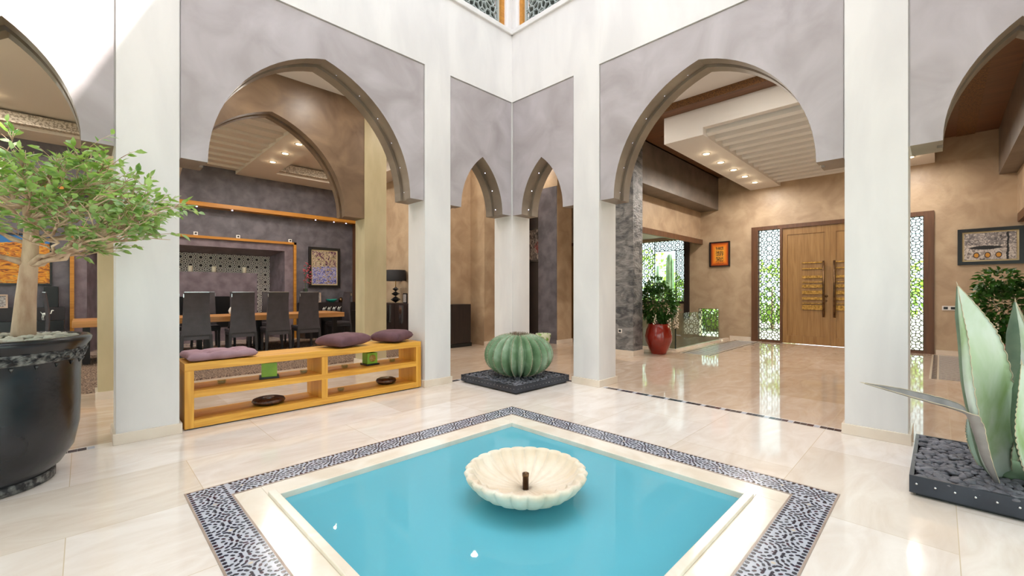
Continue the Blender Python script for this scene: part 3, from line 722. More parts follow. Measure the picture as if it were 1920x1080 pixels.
# ================================================================ FRONT DOOR
d2 = struct('door_2', (XD, -3.0, 0))
b = MB()
b.box((XD-.04, -1.52, 0), (XD+.12, -1.37, 2.85)); b.box((XD-.04, -4.65, 0), (XD+.12, -4.5, 2.85)); b.box((XD-.04, -4.5, 2.76), (XD+.12, -1.52, 2.85))
b.box((XD-.04, -2.04, 0), (XD+.1, -1.99, 2.76)); b.box((XD-.04, -4.03, 0), (XD+.1, -3.98, 2.76))
b.box((XD-.02, -1.99, 0), (XD+.1, -1.52, .05)); b.box((XD-.02, -4.5, 0), (XD+.1, -4.03, .05))
b.build('door_frame', MT['walnut'], d2)
for y0, y1, hy in ((-2.976, -2.041, -2.86), (-3.979, -2.978, -3.06)):
    b = MB(); b.box((XD+.01, y0, .01), (XD+.07, y1, 2.76))
    for a0, a1, z0, z1 in ((y0, y0+.1, .01, 2.76), (y1-.1, y1, .01, 2.76), (y0+.1, y1-.1, 2.6, 2.76), (y0+.1, y1-.1, .01, .2)): b.box((XD-.005, a0, z0), (XD+.01, a1, z1))
    lf = b.build('door_leaf', MT['doorwood'], d2)
    b = MB(); s_ = 1 if hy > -2.9 else -1
    ya_, yb2 = (hy+.02, hy+.42) if s_ > 0 else (hy-.42, hy-.02)
    for z0, z1 in ((1.9, 1.93), (1.76, 1.79), (1.55, 1.61), (1.45, 1.47), (1.33, 1.4), (1.18, 1.26), (1.05, 1.11), (.96, .98), (.82, .93)): b.box((XD-.014, ya_, z0), (XD-.0, yb2, z1))
    b.build('brass_inlay', M('patinated brass strip', '#8a6426', '#c89a4e', 30, .35, metal=.6, bmp=.3), lf)
    b = MB(); b.tube([(XD-.07, hy, .66), (XD-.07, hy, 1.94)], .022, 10)
    b.bar((XD-.07, hy, .8), (XD, hy, .8), .02, .02); b.bar((XD-.07, hy, 1.8), (XD, hy, 1.8), .02, .02); b.build('pull_handle', MT['bronze'], lf)
b = MB()
for z_ in (1.14, 1.04): b.lathe((0, 0, 0), [(.001, 0)], 3) if False else b.tube([(XD-.01, -2.94+.03, z_), (XD-.035, -2.94+.03, z_)], .026 if z_ > 1.1 else .018, 12)
b.build('lock_knob', MT['bronze'], d2)
MT['darklat'] = M('dark bronze lattice', '#2e2a28', rough=.5)
for y0, y1 in ((-1.99, -1.52), (-4.5, -4.03)):
    b = MB(); rosettes(b, y0, y1, .05, 2.76, .47, lambda u, v: (XD+.03, u, v), .0135, .02, (1, 0, 0), .02); b.build('lattice', MT['darklat'], d2)
    b = MB(); b.box((XD+.07, y0, .05), (XD+.076, y1, 2.76)); b.build('pane', MT['glass'], d2)
# low window beside the stairs
wn = struct('window_1', (XD, -.3, 0))
b = MB(); rosettes(b, -.56, -.04, .02, .78, .52, lambda u, v: (XD+.03, u, v), .0135, .02, (1, 0, 0), .02); b.build('lattice', MT['darklat'], wn)
b = MB(); b.box((XD+.07, -.56, .02), (XD+.076, -.04, .78)); b.build('pane', MT['glass'], wn)

# ================================================================ STAIR OPENING, WINDOW, BALUSTRADE
b = MB()
b.box((4.1, .1, -1.3), (7.2, 2.0, -1.2)); b.box((4.0, -.75, -1.3), (7.2, .1, -1.2)); b.box((4.0, -.76, -1.2), (4.1, .1, -.001)); b.box((4.0, -.85, -1.2), (7.2, -.751, -.2))
b.box((4.45, 1.9, -1.3), (7.2, 2.0, 3.0)); b.box((4.1, .1, -1.2), (4.2, 1.9, -.201))
b.build('wall_stairwell', M('grey stairwell plaster', '#a39c90', rough=.6), kind='structure')
b = MB(); b.box((4.02, -.83, .0), (7.19, -.75, .035)); b.box((4.02, -.75, 0), (4.1, .1, .035)); b.build('trim_3', MT['coping'], kind='structure')
gb = thing('glass_balustrade', 'frameless clear glass balustrade around the stair opening in the hall', 'balustrade', (4.1, -.79, .035))
b = MB(); b.box((4.09, -.796, .035), (6.6, -.784, .78)); b.build('front_pane', MT['glass'], gb)
b = MB(); b.box((4.078, -.796, .035), (4.09, .1, .78)); b.build('side_pane', MT['glass'], gb)
b = MB(); b.box((4.074, -.80, .035), (4.094, -.78, .79)); b.build('edge_strip', M('green black glass edge', '#26332f', rough=.2), gb)
w2 = struct('window_2', (XD, 1.0, .95))
fw2 = lambda u, v: (XD+.06, u, v)
b = MB(); rosettes(b, 1.26, 1.8, .96, 2.72, .54, fw2, .014, .02, (1, 0, 0), .02); rosettes(b, .34, 1.26, 2.42, 2.72, .46, fw2, .013, .02, (1, 0, 0), .02); rosettes(b, .34, .62, .96, 2.42, .28, fw2, .011, .02, (1, 0, 0), .02)
b.build('lattice', MT['darklat'], w2)
b = MB(); b.box((XD+.1, .34, .96), (XD+.106, 1.8, 2.72)); b.build('pane', MT['glass'], w2)
b = MB(); b.box((XD-.06, .2, .5), (XD+.1, .34, 2.8)); b.box((XD-.02, .34, .9), (XD+.12, 1.8, .96)); b.build('window_frame', MT['wenge'], w2)
b = MB(); b.box((4.46, .1, 2.8), (7.2, 2.0, 2.9)); b.build('ceiling_stair', MT['white'], kind='structure')

# hall floor mosaic mats
for nm_, (y0, y1) in (('floor_mosaic', (-1.62, -1.0)), ('floor_mosaic', (-5.15, -4.62))):
    b = MB(); b.cur = 0; b.box((3.8, y0, -.02), (7.1, y1, .0012)); n = 58
    for i in range(n):
        xs = 3.84+i*(3.22/n); b.cur = 1 if i % 2 == 0 else 2; b.box((xs, y0+.1, 0), (xs+.034, y1-.1, .002))
    for yy in (y0+.02, y1-.08):
        for i in range(40):
            xs = 3.83+i*.081; b.cur = random.choice([1, 3]); b.box((xs, yy, 0), (xs+.055, yy+.055, .002))
    b.build(nm_, [MT['z_beige'], MT['z_slate'], MT['z_pale'], MT['z_plum']], kind='structure')

# ================================================================ OAK BENCH AND WHAT IS ON IT
be = thing('bench', 'honey oak open-shelf bench between two columns of the left arcade', 'bench', (-2.87, .25, 0))
X0, X1, Y0_, Y1_ = -4.10, -1.64, .03, .47
b = MB(); b.box((X0, Y0_, .53), (X1, Y1_, .60)); b.build('top', MT['oak'], be, bevel=.004)
for x in (X0, X1-.07): b = MB(); b.box((x, Y0_, .012), (x+.07, Y1_, .53)); b.build('side_panel', MT['oakz'], be, bevel=.003)
b = MB(); b.box((-2.90, Y0_+.002, .08), (-2.835, Y1_-.002, .53)); b.build('divider', MT['oakz'], be, bevel=.002)
b = MB(); b.box((X0+.07, Y0_+.001, .285), (X1-.07, Y1_-.001, .345)); b.build('shelf', MT['oak'], be, bevel=.002)
b = MB(); b.box((X0+.07, Y0_+.001, .012), (X1-.07, Y1_-.001, .08)); b.build('shelf', MT['oak'], be, bevel=.002)
b = MB(); b.box((X0+.02, Y0_+.02, 0), (X1-.02, Y1_-.02, .012)); b.build('plinth', MT['black'], be)

def cushion(c, sx, sy, h, rz, mat, label, tuft=False, pw=5, tilt=0, seed=0, corner=.0, group=None):
    n = 28; vs = []; fs = []
    R = Matrix.Rotation(rz, 3, 'Z') @ Matrix.Rotation(tilt, 3, 'Y')
    for side in (1, -1):
        for i in range(n+1):
            for j in range(n+1):
                u, v = i/n*2-1, j/n*2-1
                e = (max(0, 1-abs(u)**pw)*max(0, 1-abs(v)**pw))**.42
                pin = 1-.06*(1-corner)*((1-abs(u)**2)*abs(v)**4+(1-abs(v)**2)*abs(u)**4)
                x, y = u*sx/2*(pin if abs(u) > .0 else 1), v*sy/2*pin
                z = side*h/2*e*(1 if side > 0 else .75)
                z += .006*noise.noise(Vector((u*3+seed, v*3, side)))*e
                if tuft and side > 0:
                    for tx, ty in ((-.4, -.4), (.4, -.4), (-.4, .4), (.4, .4)):
                        z -= .028*math.exp(-((u-tx)**2+(v-ty)**2)*26)
                    z -= .012*(math.exp(-((u-.4)**2)*160)+math.exp(-((u+.4)**2)*160))*e
                vs.append(Vector(c)+R @ Vector((x, y, z)))
    m_ = (n+1)**2
    for i in range(n):
        for j in range(n):
            a = i*(n+1)+j; fs.append((a, a+n+1, a+n+2, a+1)); fs.append((m_+a, m_+a+1, m_+a+n+2, m_+a+n+1))
    b = MB(); b.add(vs, fs, True)
    o = b.build('cushion', mat, fix=True); tag(o, label, 'cushion', group); return o
MT['cush1'] = M('dusty mauve cotton', '#8f6f77', '#a08088', 8, .9, bmp=.2, bs=300)
MT['cush2'] = M('plum brown velvet', '#57393f', '#6b4a50', 6, .85, bmp=.15, bs=200)
cushion((-3.80, .25, .640), .58, .42, .085, .03, MT['cush1'], 'light mauve tufted seat cushion on the left end of the oak bench', True, 12)
cushion((-2.56, .25, .672), .48, .44, .155, .35, MT['cush2'], 'plum brown cushion near the middle of the oak bench top', seed=3, tilt=-.03)
cushion((-1.93, .25, .672), .42, .40, .155, .55, MT['cush2'], 'plum brown cushion on the right end of the oak bench', seed=7, tilt=-.02)

MT['green'] = M('lime green lacquer', '#6f9c1c', '#86b42c', 6, .35)
for x, y, s_, rz, orn, lb in ((-3.36, .24, .14, -.25, False, 'plain lime green cube candle holder on the left side of the middle shelf'), (-2.24, .24, .13, .02, True, 'lime green cube candle holder with round ornament on the right side of the middle shelf')):
    o = thing('candle_holder', lb, 'candle holder', (x, y, .346), 0)
    def rot(px, py): return (x+px*math.cos(rz)-py*math.sin(rz), y+px*math.sin(rz)+py*math.cos(rz))
    def rbox(b, hx, z0, z1, ox=0, oy=0, hy=None):
        hy = hy or hx; c4 = [rot(ox+a*hx, oy+q*hy) for a, q in ((-1, -1), (1, -1), (1, 1), (-1, 1))]
        b.hexa([(p[0], p[1], z0) for p in c4], [(p[0], p[1], z1) for p in c4])
    b = MB(); rbox(b, s_*.64, .346, .366); b.build('base', MT['black'], o)
    b = MB()
    h = s_/2
    for ox, oy, hx, hy in ((0, -h+.005, h, .005), (0, h-.005, h, .005), (-h+.005, 0, .005, h-.01), (h-.005, 0, .005, h-.01)): rbox(b, hx, .366, .366+s_*1.0, ox, oy, hy)
    rbox(b, h-.01, .366, .376); b.build('box', MT['green'], o)
    if orn:
        b = MB(); c0 = rot(0, -h); nrm = Vector(rot(0, -1))-Vector(rot(0, 0)); nrm = Vector((nrm.x, nrm.y, 0))
        p0 = Vector((c0[0], c0[1], .366+s_*.5))
        b.tube([p0, p0+nrm*.006], .042, 24); b.tube([p0, p0+nrm*.011], .026, 20); b.tube([p0, p0+nrm*.015], .01, 12); b.build('ornament', M('carved tan medallion', '#9a7a3a', '#c0a35c', 60, .5), o)
MT['bronzedisc'] = M('hammered dark bronze', '#3d2f2a', '#6d5346', 40, .25, metal=.9, bmp=.5, bs=120)
for x, y, r_, h, lb in ((-3.37, .22, .155, .066, 'larger flat round bronze vessel on the bottom shelf, left'), (-2.02, .24, .125, .075, 'smaller round bronze vessel on the bottom shelf, right')):
    o = thing('bronze_vessel', lb, 'vessel', (x, y, .081))
    b = MB(); b.lathe((x, y, .081), [(r_*.7, 0), (r_*.92, h*.22), (r_, h*.5), (r_*.93, h*.8), (r_*.7, h*.97), (r_*.3, h), (r_*.2, h*.93), (r_*.18, h*.7)], 40); b.build('body', MT['bronzedisc'], o)
    b = MB(); b.lathe((x, y, .081), [(r_*.34, h*.985), (r_*.36, h*1.03), (r_*.30, h*1.05), (r_*.22, h*1.0)], 30); b.build('rim', MT['chrome'], o)
for x, y, z_, lb in ((-3.78, .24, .345, 'left end of the middle shelf'), (-3.02, .23, .345, 'middle shelf just left of the divider'), (-2.56, .23, .345, 'middle shelf just right of the divider'), (-1.93, .25, .345, 'right end of the middle shelf'), (-2.60, .24, .08, 'bottom shelf right of the divider')):
    b = MB(); b.lathe((x, y, z_+.001), [(.03, 0), (.038, .02), (.036, .034), (.03, .034), (.028, .012), (.001, .01)], 18)
    tag(b.build('tealight_glass', MT['glass']), 'small clear glass tealight dish on the '+lb, 'tealight dish', 'glass tealight dishes in the bench')

# ================================================================ PLANTERS
def pebbles(parent, mat, spots, smin, smax, name='pebbles', sub=1, flat=.55):
    b = MB()
    for k, (x, y, z_) in enumerate(spots):
        r_ = random.uniform(smin, smax)
        b.ico((x, y, z_), r_, (1.25, .9, flat), (Matrix.Rotation(random.uniform(0, PI), 3, 'Z') @ Matrix.Rotation(random.uniform(-.35, .35), 3, 'X')), seed=k, amp=.25, sub=sub)
    o = b.build(name, mat, parent); o['kind'] = 'stuff'; return o
MT['slatepeb'] = M('grey slate pebbles', '#3f3f46', '#74737a', 9, .55, bmp=.5, bs=60, lo=.3, hi=.7)
MT['palepeb'] = M('pale grey river pebbles', '#99988c', '#cfccc0', 6, .6, lo=.3, hi=.7)
MT['traymetal'] = M('dark blue grey metal tray', '#2c2f38', '#383c46', 5, .35, metal=.3)
MT['soil'] = M('dark soil', '#2a2521', '#3b342e', 20, .9)
def tray(o, x0, x1, y0, y1, h, nr, rr_=.0075):
    b = MB(); t = .02
    b.box((x0, y0, .02), (x1, y0+t, h)); b.box((x0, y1-t, .02), (x1, y1, h)); b.box((x0, y0+t, .02), (x0+t, y1-t, h)); b.box((x1-t, y0+t, .02), (x1, y1-t, h)); b.box((x0+t, y0+t, .02), (x1-t, y1-t, .035))
    tr = b.build('tray', MT['traymetal'], o)
    b = MB(); b.box((x0+.03, y0+.03, 0), (x1-.03, y1-.03, .02)); b.build('foot', MT['black'], tr)
    b = MB(); b.box((x0+t, y0+t, .035), (x1-t, y1-t, h-.035)); b.build('soil', MT['soil'], o)
    r0 = None
    for i in range(nr):
        q = (i+.6)/nr
        for p in ((x0, y0+(y1-y0)*q, h*.62), (x0+(x1-x0)*q, y0, h*.62)):
            if r0 is None: b = MB(); b.ico(p, rr_, sub=1); r0 = b.build('rivet', MT['chrome'], tr); c0 = Vector(p)
            else:
                c = r0.copy(); C.objects.link(c); c.parent = tr; c.location = Vector(p)-c0
    return tr
o = thing('barrel_cactus_planter', 'round ribbed barrel cactus in a black tray of slate pebbles before the corner pillar', 'cactus', (-.53, -.59, 0))
tray(o, -1.06, -.0-.02, -1.13, -.07, .105, 18, .004)
sp = []
for i in range(30):
    for j in range(30):
        sp.append((-1.03+i*.0345+random.uniform(-.012, .012), -1.10+j*.0345+random.uniform(-.012, .012), .078+random.uniform(0, .02)))
pebbles(o, MT['slatepeb'], sp, .014, .022)
m, nt, b_ = newmat('cactus skin'); b_.inputs['Roughness'].default_value = .55
v = coords(nt, 'Object'); n_ = N(nt, 'ShaderNodeTexNoise', i_Scale=5, i_Detail=6); nt.links.new(v, n_.inputs[0])
nt.links.new(ramp(nt, n_.outputs[0], [(.3, '#52704a'), (.5, '#6f8c68'), (.72, '#9db098')]), b_.inputs['Base Color']); MT['cactus'] = m
cx_, cy_ = -.5, -.63; NR = 22; nn = NR*12; prof = []
for i in range(29):
    t = PI*(i/28); prof.append((math.sin(t)**.82, -math.cos(t)))
vs = []
def crad(a, rr, zz, off=0.0):
    f = (a*NR/(2*PI)) % 1; ridge = abs(2*f-1)   # 1 on the ridge, 0 in the groove
    k = .73+.27*ridge**.85
    R_ = .478*rr*k
    zz2 = .385+.295*zz*(1-.02*(1-ridge))
    zz2 -= .035*math.exp(-(rr*3.2)**2)*(1 if zz > 0 else 0)
    zz2 += .02*(1-ridge)*(-1 if zz > 0 else .5)*min(1, rr*1.3)
    return Vector((cx_+(R_+off)*math.cos(a), cy_+(R_+off)*math.sin(a), zz2))
for rr, zz in prof:
    for k in range(nn): vs.append(crad(2*PI*k/nn+.1, max(rr, .002), zz))
b = MB(); b.add(vs, [(i*nn+k, i*nn+(k+1) % nn, (i+1)*nn+(k+1) % nn, (i+1)*nn+k) for i in range(28) for k in range(nn)], True)
ca = b.build('cactus', MT['cactus'], o, fix=True)
b = MB()
for k in range(NR):
    a = 2*PI*k/NR
    for i in range(3, 27):
        t = PI*(i/28); p = crad(a, math.sin(t)**.82, -math.cos(t)); nrm = (p-Vector((cx_, cy_, .385))); nrm.z *= 1.5; nrm.normalize()
        b.ico(p, .0055, sub=0); b.ico(crad(a, math.sin(t+.055)**.82, -math.cos(t+.055)), .0045, sub=0)
        for q in range(3):
            d = (nrm+Vector((random.uniform(-.9, .9), random.uniform(-.9, .9), random.uniform(-.7, .7)))*.7).normalized()
            b.tube([p, p+d*.014], [.0014, .0003], 3, False)
b.build('spines', M('tan cactus spines', '#8d7763', '#c9b8a4', 60, .7), ca)
b = MB()
for k in range(120):
    a = random.uniform(0, 2*PI); r_ = .11*random.random()**.5
    b.tube([(cx_+r_*math.cos(a), cy_+r_*math.sin(a), .64), (cx_+r_*1.2*math.cos(a), cy_+r_*1.2*math.sin(a), .688)], [.003, .001], 3, False)
b.build('crown_wool', M('brown crown wool', '#6b5545', '#9a8470', 60, .8), ca)

# agave
o = thing('agave_planter', 'large blue green agave in a black metal tray of slate pebbles at the right edge', 'agave', (-.6, -5.13, 0))
tray(o, -1.15, -.09, -5.66, -4.60, .125, 13)
sp = []
for i in range(27):
    for j in range(27): sp.append((-1.115+i*.038+random.uniform(-.014, .014), -5.63+j*.038+random.uniform(-.014, .014), .095+random.uniform(0, .025)))
pebbles(o, MT['slatepeb'], sp, .019, .03, sub=2)
m, nt, b_ = newmat('agave skin'); b_.inputs['Roughness'].default_value = .6
v = coords(nt, 'Object', (1, 1, .5)); n_ = N(nt, 'ShaderNodeTexNoise', i_Scale=3.2, i_Detail=5, i_Distortion=.8); nt.links.new(v, n_.inputs[0])
nt.links.new(ramp(nt, n_.outputs[0], [(.3, '#7f9b5c'), (.42, '#a3b795'), (.55, '#bfcabf'), (.72, '#d2d5d2')]), b_.inputs['Base Color']); MT['agave'] = m
MT['agavedark'] = M('darker green agave core', '#5c7256', '#7b8f76', 5, .6)  # plain darker green, used on the rosette core
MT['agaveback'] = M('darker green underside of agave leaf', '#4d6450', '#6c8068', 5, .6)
MT['thorn'] = M('cream horny leaf edge', '#cdbfa6', '#ab9c84', 20, .6)
RV = Vector((.7071, -.7071, 0)); DV = Vector((.7071, .7071, 0)); ZV = Vector((0, 0, 1)); AG = Vector((-.62, -5.1, .11))
def leaf(par, pts, wds, sidev, cup=.25, th=.03, teeth=26, name='leaf', mat=None, label=None, curl=0):
    """pts: (lateral, up, depth) spine; sidev: width direction per the same frame; cup folds both halves forward"""
    def W(p): return AG+RV*p[0]+ZV*p[1]+DV*p[2]
    def cr(arr, t):
        n = len(arr)-1; x = t*n; i = min(int(x), n-1); f = x-i
        p0 = arr[max(i-1, 0)]; p1 = arr[i]; p2 = arr[i+1]; p3 = arr[min(i+2, n)]
        return .5*((2*p1)+(p2-p0)*f+(2*p0-5*p1+4*p2-p3)*f*f+(3*p1-p0-3*p2+p3)*f*f*f)
    P = [Vector(p) for p in pts]; m_ = 120; K = 12; vs = []; side = Vector(sidev)
    SP = [cr(P, i/m_) for i in range(m_+1)]; ED = [[], []]
    for i in range(m_+1):
        t = i/m_; c = SP[i]; tg = (SP[min(i+1, m_)]-SP[max(i-1, 0)]).normalized()
        s_ = (side-tg*side.dot(tg)).normalized(); nr = s_.cross(tg)
        wv = max(.002, cr([float(x) for x in wds], t))
        tooth = 1+.10*abs(math.sin(t*teeth*PI))**.6
        top = []; bot = []
        for k in range(K+1):
            u = k/K*2-1; ww = u*wv/2*(tooth if abs(u) > .95 else 1)
            fwd = cup*wv*(u*u)
            if curl and u > .8: ww = (.8-(u-.8)*.75)*wv/2*(tooth if u > .95 else 1); fwd += (u-.8)*wv*.6
            top.append(c+s_*ww+nr*fwd); bot.append(c+s_*ww*.96+nr*(fwd-th*(1-u*u)*min(1, wv*6)-.004))
        vs += [W(p) for p in top]+[W(p) for p in reversed(bot)]
        ED[0].append(W(top[0])); ED[1].append(W(top[-1]))
    L = 2*(K+1); fs = [(i*L+k, i*L+(k+1) % L, (i+1)*L+(k+1) % L, (i+1)*L+k) for i in range(m_) for k in range(L)]
    fs += [tuple(range(L)), tuple(range((m_+1)*L-1, m_*L-1, -1))]
    b = MB()
    top_ = [f for f in fs[:-2] if (f[0] % L) < K]; bot_ = [f for f in fs[:-2] if (f[0] % L) >= K]+fs[-2:]
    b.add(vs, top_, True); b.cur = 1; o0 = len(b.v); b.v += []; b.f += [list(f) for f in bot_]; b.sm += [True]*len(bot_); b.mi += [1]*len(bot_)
    lf = b.build(name, mat, par, fix=True)
    if label: lf['label'] = label
    b = MB()
    for e in ED: b.tube(e, [.002]*m_+[.0008], 5)
    b.tube([W(SP[-1]), W(SP[-1]+(SP[-1]-SP[-8]).normalized()*.03)], [.004, .0005], 5); b.build('horny_edge', MT['thorn'], lf)
    return lf
# (lateral, up, depth) metres from the rosette centre
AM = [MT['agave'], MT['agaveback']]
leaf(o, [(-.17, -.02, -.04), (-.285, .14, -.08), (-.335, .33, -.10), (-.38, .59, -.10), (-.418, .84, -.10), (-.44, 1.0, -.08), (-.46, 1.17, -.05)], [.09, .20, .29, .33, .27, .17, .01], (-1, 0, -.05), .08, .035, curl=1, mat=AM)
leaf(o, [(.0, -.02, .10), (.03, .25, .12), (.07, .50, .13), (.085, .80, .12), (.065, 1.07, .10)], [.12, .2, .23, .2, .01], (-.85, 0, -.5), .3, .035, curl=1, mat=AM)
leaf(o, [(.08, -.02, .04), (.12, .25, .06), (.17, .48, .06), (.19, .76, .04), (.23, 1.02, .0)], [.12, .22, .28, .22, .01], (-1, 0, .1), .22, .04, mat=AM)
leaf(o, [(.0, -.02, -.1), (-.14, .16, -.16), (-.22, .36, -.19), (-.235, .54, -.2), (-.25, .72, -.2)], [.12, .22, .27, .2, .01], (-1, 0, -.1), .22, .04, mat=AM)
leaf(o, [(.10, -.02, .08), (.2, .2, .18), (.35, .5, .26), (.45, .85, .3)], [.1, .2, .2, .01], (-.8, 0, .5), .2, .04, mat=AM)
leaf(o, [(-.33, .02, -.14), (-.42, .17, -.16), (-.47, .30, -.17), (-.50, .39, -.17), (-.56, .45, -.16), (-.84, .53, -.15), (-1.10, .60, -.14)], [.03, .055, .065, .075, .08, .065, .006], (.15, -.5, -.8), .22, .015, 16, label='narrow grey leaf bent over and pointing left', mat=[M('grey mauve dried agave leaf', '#6f6a6a', '#918b8a', 6, .6)]*2)
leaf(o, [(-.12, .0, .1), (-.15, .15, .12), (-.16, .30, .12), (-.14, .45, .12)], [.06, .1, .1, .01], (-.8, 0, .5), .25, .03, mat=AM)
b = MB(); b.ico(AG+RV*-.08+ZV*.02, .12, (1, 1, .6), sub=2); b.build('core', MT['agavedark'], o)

# black glazed pot with the ficus
MT['potglaze'] = M('worn black glazed pot', '#0d0e12', '#25272d', 3, .25, bmp=.25, bs=10, detail=8, lo=.4, hi=.75)
MT['potworn'] = M('chalky worn relief', '#1b1c20', '#8b8b88', 28, .5, bmp=.6, bs=50, detail=8, lo=.45, hi=.7)
px_, py_ = -5.2, -.44
fc = thing('potted_ficus', 'ficus tree with pale trunk in a big black glazed pot at the left edge', 'potted tree', (px_, py_, 0))
b = MB(); b.lathe((px_, py_, 0), [(.31, 0), (.325, .015), (.325, .05), (.315, .065), (.36, .10), (.42, .2), (.447, .35), (.452, .5), (.452, .68), (.458, .80), (.485, .88), (.505, .91), (.51, .935), (.495, .952), (.46, .952), (.45, .93), (.44, .86)], 64)
pt = b.build('pot', MT['potglaze'], fc)
b = MB(); b.lathe((px_, py_, 0), [(.455, .80), (.468, .802), (.482, .868), (.474, .872)], 64)
for k in range(26):
    a0 = 2*PI*k/26
    for s_ in (0, 1):
        pts_ = []
        for i in range(13):
            t = i/12; a = a0+t*2*PI/26; rr = .476+.006*t; zz = .835+(.026 if s_ else -.026)*math.sin(PI*t)
            rr = .459+(zz-.80)*.34+.006; pts_.append((px_+rr*math.cos(a), py_+rr*math.sin(a), zz))
        b.tube(pts_, .006, 5)
    a = a0+PI/26; 
    for q in range(4): b.ico((px_+(.475)*math.cos(a+(q-1.5)*.018), py_+.475*math.sin(a+(q-1.5)*.018), .835+.008*(q % 2)), .007, sub=1)
    b.tube([(px_+.461*math.cos(a0), py_+.461*math.sin(a0), .79), (px_+.457*math.cos(a0), py_+.457*math.sin(a0), .765)], [.01, .001], 5)
b.build('relief_band', MT['potworn'], pt)
b = MB(); b.lathe((px_, py_, 0), [(.314, .004), (.33, .006), (.331, .056), (.314, .06)], 64); b.build('foot_ring', MT['potworn'], pt)
b = MB(); b.lathe((px_, py_, 0), [(.449, .80), (.449, .905)], 40); b.build('soil', MT['soil'], fc)
sp = []
for k in range(520):
    a = random.uniform(0, 2*PI); r_ = .43*random.random()**.5; sp.append((px_+r_*math.cos(a), py_+r_*math.sin(a), .918+random.uniform(0, .03)+.012*(1-r_/.43)))
pebbles(fc, MT['palepeb'], sp, .016, .03, sub=1)
MT['bark'] = M('pale peeling ficus bark', '#a5826a', '#d9bfa5', 9, .8, bmp=.8, bs=30, stretch=(1, 1, .3), lo=.35, hi=.6)
def leafmat(name, a, b_, tr='#9fd04a', k=.35):
    m, nt, b = newmat(name); b.inputs['Roughness'].default_value = .35
    v = coords(nt, 'Object'); n = N(nt, 'ShaderNodeTexNoise', i_Scale=11, i_Detail=2); nt.links.new(v, n.inputs[0])
    nt.links.new(ramp(nt, n.outputs[0], [(.35, a), (.65, b_)]), b.inputs['Base Color'])
    t = N(nt, 'ShaderNodeBsdfTranslucent'); t.inputs[0].default_value = lin(tr); mx = N(nt, 'ShaderNodeMixShader'); mx.inputs[0].default_value = k
    nt.links.new(b.outputs[0], mx.inputs[1]); nt.links.new(t.outputs[0], mx.inputs[2]); nt.links.new(mx.outputs[0], nt.nodes['Material Output'].inputs[0]); return m
MT['leaf'] = leafmat('ficus leaf green', '#3d702c', '#b2c896', '#b4dc5a', .32)
MT['leafdark'] = leafmat('dark glossy leaf green', '#1d3f17', '#3b6427', '#5d9030', .2)
rnd = random.Random(5)
def add_leaf(b, p, d, L, wd, droop=.3):
    d = d.normalized(); s_ = d.cross(ZV)
    if s_.length < .1: s_ = d.cross(Vector((1, 0, 0)))
    s_.normalize(); s_ = (Matrix.Rotation(rnd.uniform(-.9, .9), 3, d) @ s_); up = s_.cross(d)
    q = [p, p+d*L*.3+s_*wd*.42+up*wd*.12, p+d*L*.62+s_*wd*.40+up*wd*.10-ZV*droop*L*.15, p+d*L-ZV*droop*L*.4, p+d*L*.62-s_*wd*.40+up*wd*.10-ZV*droop*L*.15, p+d*L*.3-s_*wd*.42+up*wd*.12, p+d*L*.45-ZV*droop*L*.05]
    b.add(q, [(0, 1, 6), (1, 2, 6), (2, 3, 6), (3, 4, 6), (4, 5, 6), (5, 0, 6)], True)
base = Vector((-5.02, -.44, .90))
def LW(l, u, d_): return Vector((-5.02, -.44, 0))+RV*l+DV*d_+ZV*u
tb = MB(); lb_ = MB()
tr_pts = [base, LW(.02, 1.2, 0), LW(.05, 1.5, .0), LW(.045, 1.66, .01), LW(.03, 1.82, 0)]
tb.tube(tr_pts, [.062, .05, .04, .036, .026], 12)
def wig(a, b_, n, amp):
    out = [a]
    for i in range(1, n):
        t = i/n; p = a.lerp(b_, t)+Vector((rnd.uniform(-1, 1), rnd.uniform(-1, 1), rnd.uniform(-.6, .9)))*amp*math.sin(PI*t); out.append(p)
    out.append(b_); return out
def clampp(p):
    if p.y > -.12 and p.x > -4.75: p.y = -.12
    if p.x < -5.7: p.x = -5.7
    return p
starts = [(LW(.05, 1.42, 0), .020), (LW(.05, 1.56, 0), .012), (LW(.045, 1.70, .01), .013), (LW(.03, 1.80, 0), .013)]
ends = [(.98, 1.76, -.12), (.9, 1.70, -.05), (.85, 1.84, .0), (.42, 2.2, .05), (.68, 2.05, .1), (.30, 2.24, -.1), (-.15, 2.2, .05), (-.5, 2.1, .0), (-.75, 1.95, .1), (.15, 2.05, -.45), (-.3, 2.0, -.45), (.5, 1.95, -.38), (.1, 2.1, .35), (.62, 1.95, .25), (-.45, 2.05, .35), (.05, 2.25, .1), (.45, 2.08, -.2), (.55, 2.16, -.1), (-.35, 2.2, -.2), (.75, 1.92, -.25), (.2, 2.2, .2), (-.6, 1.8, -.2), (.62, 1.74, .1), (.35, 1.98, .1), (0, 2.15, -.25)]
